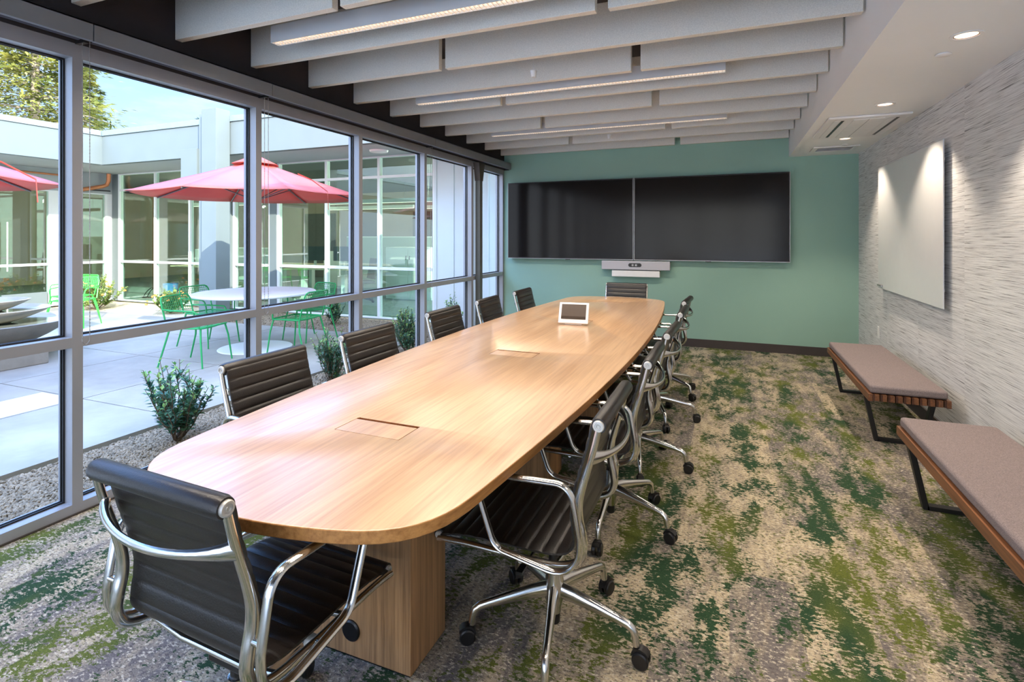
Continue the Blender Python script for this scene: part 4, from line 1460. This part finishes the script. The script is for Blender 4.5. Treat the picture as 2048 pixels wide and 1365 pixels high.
partition(-7.1, -5.2, 12.0, 1.45, 'pale partition behind the tall white cabinet')
def small_chair(x, y, rz, lab, m):
    t = thing('task_chair', lab, 'task chair', (x, y, G + 0.031), rz, group='task chairs in the far office')
    MB().box(-0.24, 0.24, -0.22, 0.24, 0.43, 0.49).build('seat', m, t, bevel=0.02)
    q = MB()
    q.add([(x_ * (0.23 if z < 0.7 else 0.2), -0.22 - (z - 0.5) * 0.16 + d, z) for d in (0, 0.03) for z in (0.52, 0.75, 0.98) for x_ in (-1, 1)],
          [(0, 1, 3, 2), (2, 3, 5, 4), (7, 6, 8, 9), (9, 8, 10, 11), (0, 2, 8, 6), (2, 4, 10, 8), (1, 7, 9, 3), (3, 9, 11, 5), (4, 5, 11, 10), (0, 6, 7, 1)])
    q.build('backrest', m, t)
    MB().bar((0, 0, 0.08), (0, 0, 0.43), 0.03, 10).build('column', M['black_plastic'], t)
    for k in range(5):
        a = 2 * PI * k / 5
        MB().bar((0, 0, 0.10), (0.28 * math.cos(a), 0.28 * math.sin(a), 0.05), 0.018, 8).sphere((0.28 * math.cos(a), 0.28 * math.sin(a), 0.03), 0.03, 8, 6).build('leg', M['black_plastic'], t)
small_chair(-7.62, 9.75, 2.6, 'grey task chair by the desk under the monitors', M['chair_grey'])
small_chair(-10.95, 9.6, 2.0, 'pale woven task chair behind the grey pilaster', M['frost'])
# pedestal printer, bin, pendant lights
o = MB().box(-0.22, 0.22, -0.22, 0.22, 0, 0.42).build('office_printer', M['office_white'], None, bevel=0.02)
o.location = (-12.3, 9.62, G + 0.03 + 0.7405)
tag(o, 'white printer on the corner desk behind the glazing', 'printer')
o = MB().lathe([(0.0, 0), (0.13, 0), (0.16, 0.36), (0.15, 0.36), (0.122, 0.012), (0.0, 0.012)], 20).build('blue_bin', M['blue'], None)
o.location = (-12.3, 8.62, G + 0.031)
tag(o, 'blue bin on the floor behind the corner glazing', 'bin')
t = thing('cable_hoops', 'black coiled cable on the floor inside the corner glazing', 'cable coil', (-12.95, 8.55, G + 0.035))
for k, r in enumerate((0.17, 0.20)):
    MB().tube([(r * 1.2 * math.cos(a) + 0.1 * k, 0.05 * k + 0.1 * math.sin(a), 0.012 + max(0, r * math.sin(a) * 1.3)) for a in [2 * PI * q / 28 for q in range(28)]], 0.012, 6, closed=True).build('loop', M['black_plastic'], t)
for k, (x, y, ln, lab) in enumerate(((-11.9, 9.8, 2.4, 'pendant strip light over the corner desk'), (-7.6, 10.4, 3.2, 'pendant strip light over the far desk'), (-6.6, 13.0, 3.0, 'pendant strip light deep behind the siding end'), (-9.6, 12.6, 3.0, 'pendant strip light deep behind the grey pilaster'))):
    t = thing('office_pendant', lab, 'ceiling light', (x, y, 2.25), group='pendant strip lights in the far office')
    MB().box(-ln / 2, ln / 2, -0.04, 0.04, 0.0, 0.09).build('housing', M['office_white'], t, smooth=False)
    MB().box(-ln / 2 + 0.02, ln / 2 - 0.02, -0.03, 0.03, -0.006, 0.0).build('diffuser', M['office_lamp'], t, smooth=False)
    for xs2 in (-ln / 2 + 0.3, ln / 2 - 0.3):
        MB().bar((xs2, 0, 0.09), (xs2, 0, 0.737), 0.004, 6).build('suspension', M['black_plastic'], t)

# hidden lamps added to brighten those offices
for (x, y, e_) in ((-5.5, 11.0, 220), (-12.8, 10.4, 220), (-15.6, 8.06, 150), (-15.6, 2.0, 150)):
    t = thing('office_fill_lamp', 'hidden fill lamp added inside the far offices at %s' % ('the siding end' if x > -8 else 'the corner desk' if x > -14 else 'the glazed door' if y > 5 else 'the fountain side'), 'ceiling light', (x, y, 2.985))
    MB().lathe([(0.0, -0.03), (0.2, -0.03), (0.22, -0.01), (0.22, 0.0)], 24).build('disc', M['office_lamp'], t)
    ld = bpy.data.lights.new('lamp', 'POINT')
    ld.energy = e_
    ld.color = (1.0, 0.9, 0.76)
    ld.shadow_soft_size = 0.2
    lo = bpy.data.objects.new('lamp', ld)
    COL.objects.link(lo)
    lo.parent = t
    lo.location = (0, 0, -0.3)

# ------------------------------------------------------------------ patio umbrellas and tables
def umbrella(x, y, lab, rot=0.0, zc=2.50, r=1.44, z0=G):
    t = thing('patio_umbrella', lab, 'umbrella', (x, y, z0), rot, group='coral patio umbrellas')
    zr = 2.0 - z0
    za = zc - z0
    for k in range(8):
        a0, a1 = 2 * PI * k / 8, 2 * PI * (k + 1) / 8
        mb = MB()
        rows = []
        n, m_ = 8, 6
        for i in range(n + 1):
            f = 0.03 + 0.97 * i / n
            for j in range(m_ + 1):
                u = j / m_
                pa = Vector((math.cos(a0), math.sin(a0), 0)) * (1 - u) + Vector((math.cos(a1), math.sin(a1), 0)) * u
                hgt = za - (za - zr) * (f ** 0.93)
                sag = -0.05 * f * math.sin(PI * u) + 0.035 * math.sin(PI * u) * (f ** 4)
                rows.append((pa.x * r * f, pa.y * r * f, hgt + sag))
        fs = [(i * (m_ + 1) + j, i * (m_ + 1) + j + 1, (i + 1) * (m_ + 1) + j + 1, (i + 1) * (m_ + 1) + j) for i in range(n) for j in range(m_)]
        mb.add(rows, fs)
        o = mb.build('canopy_panel', M['umbrella'], t, angle=80)
        so = o.modifiers.new('cloth', 'SOLIDIFY')
        so.thickness = 0.003
    v = MB()
    top_ = [(0.30 * math.cos(2 * PI * k / 8), 0.30 * math.sin(2 * PI * k / 8), za - 0.075) for k in range(8)] + [(0.02 * math.cos(2 * PI * k / 8), 0.02 * math.sin(2 * PI * k / 8), za + 0.055) for k in range(8)]
    v.add(top_, [(k, (k + 1) % 8, 8 + (k + 1) % 8, 8 + k) for k in range(8)] + [tuple(range(8, 16))])
    o = v.build('vent_flap', M['umbrella'], t)
    so = o.modifiers.new('cloth', 'SOLIDIFY')
    so.thickness = 0.003
    for k in range(8):
        a = 2 * PI * k / 8
        d = Vector((math.cos(a), math.sin(a), 0))
        p0, p1 = d * 0.04 + Vector((0, 0, za - 0.05)), d * (r - 0.02) + Vector((0, 0, zr - 0.012))
        rb = MB().tube([p0, p0.lerp(p1, 0.5) + Vector((0, 0, -0.005)), p1], 0.011, 6).build('rib', M['umb_pole'], t)
        q = d * (r * 0.5) + Vector((0, 0, (za - (za - zr) * (0.5 ** 0.93)) - 0.03))
        MB().tube([d * 0.035 + Vector((0, 0, za - 0.55)), q], 0.008, 6).build('strut', M['umb_pole'], rb)
    MB().bar((0, 0, 0.05), (0, 0, za + 0.09), 0.021, 12).build('pole', M['umb_pole'], t)
    MB().lathe([(0.035, za - 0.6), (0.045, za - 0.58), (0.045, za - 0.53), (0.03, za - 0.5)], 14).build('runner', M['umb_pole'], t)
    st_ = MB()
    a = 2 * PI * 0.93
    pp = [(r * 0.60 * math.cos(a), r * 0.60 * math.sin(a), za - 0.25), (r * 0.78 * math.cos(a), r * 0.78 * math.sin(a), za - 0.34), (r * 0.98 * math.cos(a), r * 0.98 * math.sin(a), zr + 0.0), (r * 0.99 * math.cos(a), r * 0.99 * math.sin(a), zr - 0.22)]
    st_.tube(pp, (0.012, 0.003), 6)
    st_.build('tie_strap', M['umbrella'], t)
    return t
UX, UY = -5.93, 5.34
umbrella(UX, UY, 'coral patio umbrella standing through the white round table', 0.30)
umbrella(-7.36, 2.26, 'coral patio umbrella whose edge shows by the fountain', 0.98)
def patio_table(x, y, lab):
    t = thing('patio_table', lab, 'table', (x, y, G), group='white round patio tables')
    MB().lathe([(0.03, 0.725), (0.755, 0.725), (0.765, 0.735), (0.765, 0.75), (0.755, 0.758), (0.03, 0.758)], 56).lathe([(0.03, 0.70), (0.2, 0.70), (0.22, 0.724), (0.03, 0.724)], 30).build('tabletop', M['table_white'], t)
    MB().lathe([(0.055, 0.02), (0.05, 0.05), (0.045, 0.70), (0.028, 0.70)], 24, caps=False).build('pedestal', M['table_white'], t)
    MB().lathe([(0.0, 0.0), (0.46, 0.0), (0.462, 0.006), (0.455, 0.012), (0.06, 0.02), (0.0, 0.02)], 48).build('base_plate', M['table_white'], t)
patio_table(UX, UY, 'white round patio table under the coral umbrella in the middle of the view')
patio_table(-7.36, 2.26, 'white round patio table hidden mostly beside the fountain')

def wire_chair(m):
    t = thing('wire_chair', 'x', 'patio chair', (0, 0, 0), 0, group='green wire patio chairs')
    r = 0.0095
    W = 0.235
    # seat ring
    seat = MB()
    ring = [(-W, -0.20), (-W, 0.20), (W, 0.20), (W, -0.20)]
    loop = fillet([(-W, -0.21, 0.06), (-W, 0.22, 0.05), (W, 0.22, 0.05), (W, -0.21, 0.06)], 5)
    def zs(x, y):
        return 0.45 - 0.035 * max(0, 1 - (x / W) ** 2) * max(0, 1 - ((y - 0.0) / 0.26) ** 2) + (0.012 if y > 0.2 else 0)
    seat.tube([(x, y, 0.45) for x, y in loop], r, 8, closed=True)
    for k in range(15):
        x = -W + 2 * W * (k + 1) / 16
        seat.tube([(x, y, zs(x, y)) for y in [-0.21 + 0.43 * q / 8 for q in range(9)]], 0.0032, 5)
    for k in range(7):
        y = -0.21 + 0.43 * (k + 1) / 8
        seat.tube([(x, y, zs(x, y) - 0.004) for x in [-W + 2 * W * q / 8 for q in range(9)]], 0.0032, 5)
    seat.build('seat', m, t)
    bk = MB()
    def pb(u, z):          # back surface: u -1..1, z 0.45..0.80
        f = (z - 0.45) / 0.35
        return (u * (W - 0.0), -0.21 - 0.09 * f - 0.035 * (1 - u * u) * (0.3 + 0.7 * f), z)
    hoop = [pb(-1, 0.45), pb(-1, 0.55), pb(-1, 0.66), pb(-1, 0.745), pb(-0.93, 0.785), pb(-0.8, 0.80), pb(-0.4, 0.80), pb(0, 0.80), pb(0.4, 0.80), pb(0.8, 0.80), pb(0.93, 0.785), pb(1, 0.745), pb(1, 0.66), pb(1, 0.55), pb(1, 0.45)]
    bk.tube(hoop, r, 8)
    for k in range(15):
        u = -1 + 2 * (k + 1) / 16
        bk.tube([pb(u, 0.62 + 0.18 * q / 4) for q in range(5)], 0.0032, 5)
    for k in range(6):
        z = 0.62 + 0.18 * k / 6
        bk.tube([pb(-1 + 2 * q / 10, z) for q in range(11)], 0.0032, 5)
    bk.build('backrest', m, t)
    for s in (-1, 1):
        MB().tube([pb(s, 0.66), (s * (W + 0.03), -0.14, 0.655), (s * (W + 0.035), 0.05, 0.65), (s * (W + 0.03), 0.145, 0.645), (s * (W + 0.02), 0.175, 0.62), (s * (W + 0.005), 0.185, 0.55), (s * W, 0.19, 0.45)], r, 8).build('armrest', m, t)
    for (sx, sy) in ((-1, 1), (1, 1), (-1, -1), (1, -1)):
        MB().tube([(sx * (W - 0.02), sy * 0.19, 0.448), (sx * (W + 0.01), sy * 0.215, 0.30), (sx * (W + 0.03), sy * (0.25 if sy > 0 else 0.30), 0.0)], [0.011, 0.0105, 0.009], 8).build('leg', m, t)
    return t
def chair_copies(proto, spots, m=None):
    KID.clear()
    for o in bpy.data.objects:
        if o.parent is not None:
            KID.setdefault(o.parent, []).append(o)
    for i, (x, y, z, rz, lab) in enumerate(spots):
        c = proto if i == len(spots) - 1 else copy_chair(proto)
        c.location = (x, y, z)
        c.rotation_euler = (0, 0, math.radians(rz))
        c['label'] = lab
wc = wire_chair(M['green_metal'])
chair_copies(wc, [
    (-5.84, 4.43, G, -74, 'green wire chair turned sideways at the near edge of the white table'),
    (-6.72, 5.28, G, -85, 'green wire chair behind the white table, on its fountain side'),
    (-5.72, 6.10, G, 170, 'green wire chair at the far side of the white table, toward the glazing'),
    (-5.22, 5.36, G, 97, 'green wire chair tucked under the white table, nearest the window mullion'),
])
wl = wire_chair(M['green_sunlit'])
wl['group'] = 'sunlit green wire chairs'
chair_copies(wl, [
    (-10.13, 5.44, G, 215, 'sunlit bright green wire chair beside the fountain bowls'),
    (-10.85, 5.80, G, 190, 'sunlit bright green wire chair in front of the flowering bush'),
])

# ------------------------------------------------------------------ fountain
t = thing('tiered_fountain', 'grey stone fountain of three stacked bowls on a plinth', 'fountain', (-8.42, 3.55, G))
MB().box(-0.85, 0.92, -0.85, 0.22, 0, 0.17).build('plinth', M['stone'], t, bevel=0.01)
for (r, zr, zb, rb) in ((0.86, 0.46, 0.17, 0.42), (0.64, 0.61, 0.44, 0.26), (0.44, 0.72, 0.58, 0.16)):
    d_ = zr - zb
    b_ = MB().lathe([(0, zb), (rb, zb), (rb + (r - rb) * 0.45, zb + d_ * 0.35), (rb + (r - rb) * 0.8, zb + d_ * 0.7), (r - 0.01, zr - 0.012), (r, zr), (r - 0.03, zr + 0.004), (r - 0.06, zr - 0.02), (r - 0.10, zr - 0.06), (0, zr - 0.062)], 48)
    o = b_.build('bowl', M['stone'], t)
    MB().lathe([(0, zr - 0.03), (r - 0.075, zr - 0.03)], 40, caps=False).build('water', M['water'], o)
MB().lathe([(0, 0.66), (0.05, 0.66), (0.04, 0.80), (0.055, 0.86), (0.0, 0.88)], 16).build('spout', M['stone'], t)

# ------------------------------------------------------------------ plants
def leaf(mb, p, d, up, L_, W_):
    """four-triangle folded leaf"""
    d = d.normalized()
    s = d.cross(up)
    s = s.normalized() if s.length > 1e-4 else d.orthogonal().normalized()
    nrm = s.cross(d)
    a, b, c, e = p, p + d * L_ * 0.45 + s * W_ * 0.5 + nrm * W_ * 0.12, p + d * L_, p + d * L_ * 0.45 - s * W_ * 0.5 + nrm * W_ * 0.12
    m = p + d * L_ * 0.5
    mb.add([tuple(q) for q in (a, b, c, e, m)], [(0, 1, 4), (1, 2, 4), (2, 3, 4), (3, 0, 4)])

def shrub(x, y, h, wdt, n_st, lab, leafsize=0.045, dens=1.0, tips=True, seed=1, mat_l='leaf_blue'):
    rnd = random.Random(seed)
    t = thing('garden_shrub', lab, 'shrub', (x, y, G - 0.02), group=None)
    fo, tp, stb = MB(), MB(), MB()
    for k in range(n_st):
        a = 2 * PI * k / n_st + rnd.uniform(-0.4, 0.4)
        lean = rnd.uniform(0.15, 1.0) * wdt
        hh = h * rnd.uniform(0.6, 1.0) * (1 - 0.35 * (lean / wdt) ** 2)
        P = []
        for q in range(9):
            f = q / 8
            P.append(Vector((math.cos(a) * lean * (f ** 0.8), math.sin(a) * lean * (f ** 0.8), hh * f ** (1.0 + 0.35 * lean / wdt))) + Vector((rnd.uniform(-.012, .012), rnd.uniform(-.012, .012), 0)))
        stb.tube(P, [0.006 - 0.004 * q / 8 for q in range(9)], 5)
        tw = [(P, 0.25)]
        for _ in range(3):
            i = rnd.randint(2, 6)
            b = rnd.uniform(0, 6.28)
            l2 = hh * rnd.uniform(0.22, 0.42)
            Q = [P[i] + Vector((math.cos(b) * l2 * 0.5 * f, math.sin(b) * l2 * 0.5 * f, l2 * f * 0.9)) for f in (0, 0.25, 0.5, 0.75, 1)]
            stb.tube(Q, [0.003, 0.003, 0.0025, 0.002, 0.0015], 4)
            tw.append((Q, 0.05))
        for (R, f0) in tw:
            n_l = int((len(R) * 3.2) * dens)
            for q in range(n_l):
                f = f0 + (1 - f0) * (q + rnd.random()) / n_l
                i = min(int(f * (len(R) - 1)), len(R) - 2)
                u = f * (len(R) - 1) - i
                p = R[i].lerp(R[i + 1], u)
                ax = (R[i + 1] - R[i]).normalized()
                b = rnd.uniform(0, 6.28)
                o1 = ax.orthogonal().normalized()
                d = (Matrix.Rotation(b, 3, ax) @ o1) + ax * rnd.uniform(0.2, 1.0)
                ls = leafsize * rnd.uniform(0.7, 1.25) * (1.15 - 0.4 * f)
                leaf(tp if (tips and f > 0.86) else fo, p, d, Vector((0, 0, 1)), ls, ls * 0.62)
    fo.build('foliage', M[mat_l], t, smooth=False)
    if tips and tp.v:
        tp.build('young_tips', M['leaf_tip'], t, smooth=False)
    stb.build('stems', M['stem'], t)
    return t
shrub(-3.80, 2.72, 0.64, 0.38, 22, 'blue-green shrub in the gravel, the largest and nearest the camera', 0.050, 0.8, seed=3)
shrub(-3.86, 4.45, 0.58, 0.30, 24, 'blue-green shrub in the gravel behind the second window-side chair', 0.040, 1.05, seed=8)
shrub(-3.92, 5.95, 0.62, 0.28, 20, 'blue-green shrub in the gravel just past the third mullion', 0.042, 1.0, seed=12)
shrub(-4.35, 6.55, 0.50, 0.26, 16, 'small shrub in the gravel in front of the siding end', 0.042, 0.9, seed=15)
shrub(-6.35, 7.35, 0.55, 0.26, 14, 'loose shrub against the glazing beside the tall white cabinet', 0.05, 0.9, seed=21)
shrub(-4.02, 7.35, 0.70, 0.2, 12, 'thin shrub in front of the copper rain pipe', 0.05, 0.8, seed=24)
shrub(-8.9, 7.25, 0.45, 0.25, 14, 'small shrub beside the grey pilaster foot', 0.05, 0.9, seed=25, mat_l='leaf_flower')
def flower_bush(x, y, h, wdt, lab, seed):
    t = shrub(x, y, h, wdt, 30, lab, 0.06, 1.3, False, seed, 'leaf_flower')
    rnd = random.Random(seed + 50)
    for k in range(22):
        a, rr = rnd.uniform(0, 6.28), wdt * math.sqrt(rnd.random()) * 0.95
        z = h * (0.95 - 0.45 * (rr / wdt) ** 2) * rnd.uniform(0.7, 1.0)
        mb = MB()
        for q in range(7):
            mb.sphere((rr * math.cos(a) + rnd.uniform(-.02, .02), rr * math.sin(a) + rnd.uniform(-.02, .02), z + rnd.uniform(-.01, .015)), 0.014, 6, 4)
        mb.build('flower_head', M['petal'], t)
    return t
flower_bush(-12.35, 7.05, 0.72, 0.62, 'flowering bush with orange blooms behind the bright green chairs', 31)
flower_bush(-10.35, 7.25, 0.50, 0.42, 'smaller flowering bush under the glazing, between chairs and pilaster', 37)

# ------------------------------------------------------------------ trees, wires on the skyline
def conifer(x, y, h, rad, lab, seed, n_tier=26, cards=9000, mat_l='pine', csize=0.34, z0=-0.4, base=0.15, group='tall conifers beyond the roof'):
    rnd = random.Random(seed)
    t = thing('conifer_tree', lab, 'tree', (x, y, z0), group=group)
    tr = MB()
    tr.tube([(0, 0, 0), (0.05, 0, h * 0.5), (0, 0, h * 0.98)], [h * 0.016, h * 0.010, 0.02], 10)
    fo = MB()
    per = cards // n_tier
    for k in range(n_tier):
        f = base + (1 - base) * k / n_tier
        z = h * f
        R = rad * (1.0 - ((f - base) / (1 - base)) ** 1.25) * rnd.uniform(0.78, 1.08) + 0.12
        nb = max(5, int(9 * (1 - f) + 4))
        for b in range(nb):
            a = 2 * PI * b / nb + rnd.uniform(-.35, .35)
            Rb = R * rnd.uniform(0.7, 1.1)
            droop = -0.16 * Rb
            pts = [(math.cos(a) * Rb * q, math.sin(a) * Rb * q, z + 0.10 * Rb * q + droop * q * q * 1.6) for q in (0, 0.35, 0.7, 1.0)]
            tr.tube(pts, [0.012 * Rb + 0.02, 0.009 * Rb + 0.012, 0.006 * Rb + .008, 0.006], 4)
            for _ in range(per // nb):
                q = 0.2 + 0.8 * math.sqrt(rnd.random())
                sp = Rb * 0.24 * (1.1 - q * 0.5)
                p = Vector((math.cos(a) * Rb * q, math.sin(a) * Rb * q, z + 0.10 * Rb * q + droop * q * q * 1.6)) + Vector((rnd.gauss(0, sp), rnd.gauss(0, sp), rnd.gauss(-0.05, sp * 0.38)))
                d = Vector((math.cos(a) + rnd.uniform(-.8, .8), math.sin(a) + rnd.uniform(-.8, .8), rnd.uniform(-0.5, 0.25)))
                ls = csize * rnd.uniform(0.6, 1.3)
                leaf(fo, p, d, Vector((rnd.uniform(-.3, .3), rnd.uniform(-.3, .3), 1)), ls, ls * 0.38)
    tr.build('trunk', M['bark'], t)
    fo.build('foliage', M[mat_l], t, smooth=False)
def at(u, depth):
    a = (u - 1024) / F_PX
    c, s = math.cos(YAW), math.sin(YAW)
    return ((a * c - s) * depth, (a * s + c) * depth)
for (u, dep, h, rad, n, seed, lab) in ((70, 33, 22, 5.3, 30000, 5, 'tall golden-green conifer filling the window bay above the fountain'),
                                        (-150, 36, 24, 6.5, 20000, 6, 'tall conifer beyond the fountain-side wing, half out of view'),
                                        (170, 40, 15, 3.6, 12000, 9, 'lower golden-green conifer just past the tall one')):
    x, y = at(u, dep)
    conifer(x, y, h, rad, lab, seed, cards=n, csize=0.4)
for (u, dep, h, rad, seed, lab) in ((402, 62, 16.4, 2.7, 41, 'distant slim conifer by the twin grey pilaster tops'), (372, 64, 13.2, 1.0, 42, 'distant tiny conifer left of the slim one'),
                                     (476, 60, 15.0, 3.0, 43, 'distant conifer just right of the pilaster tops'), (336, 70, 13.0, 0.5, 44, 'distant spindly conifer near the wires')):
    x, y = at(u, dep)
    conifer(x, y, h, rad, lab, seed, n_tier=16, cards=1800, mat_l='pine_far', csize=0.42, group='small distant conifers on the skyline')
# utility pole with wires
x, y = at(300, 75)
t = thing('utility_pole', 'distant utility pole with three thin wires above the roofline', 'utility pole', (x, y, -0.4))
MB().tube([(0, 0, 0), (0, 0, 16.0)], 0.09, 8).build('pole', M['stem'], t)
MB().box(-0.7, 0.7, -0.05, 0.05, 15.2, 15.3).build('crossarm', M['stem'], t, smooth=False)
rx, ry = math.cos(YAW), math.sin(YAW)
for k, z in enumerate((15.3, 16.0, 16.9)):
    MB().tube([(-rx * 9 - 4, -ry * 9, z + 1.1), (0, 0, z - 0.2 + 0.0), (rx * 6, ry * 6, z - 0.5)], 0.02, 4).build('wire', M['black_plastic'], t)
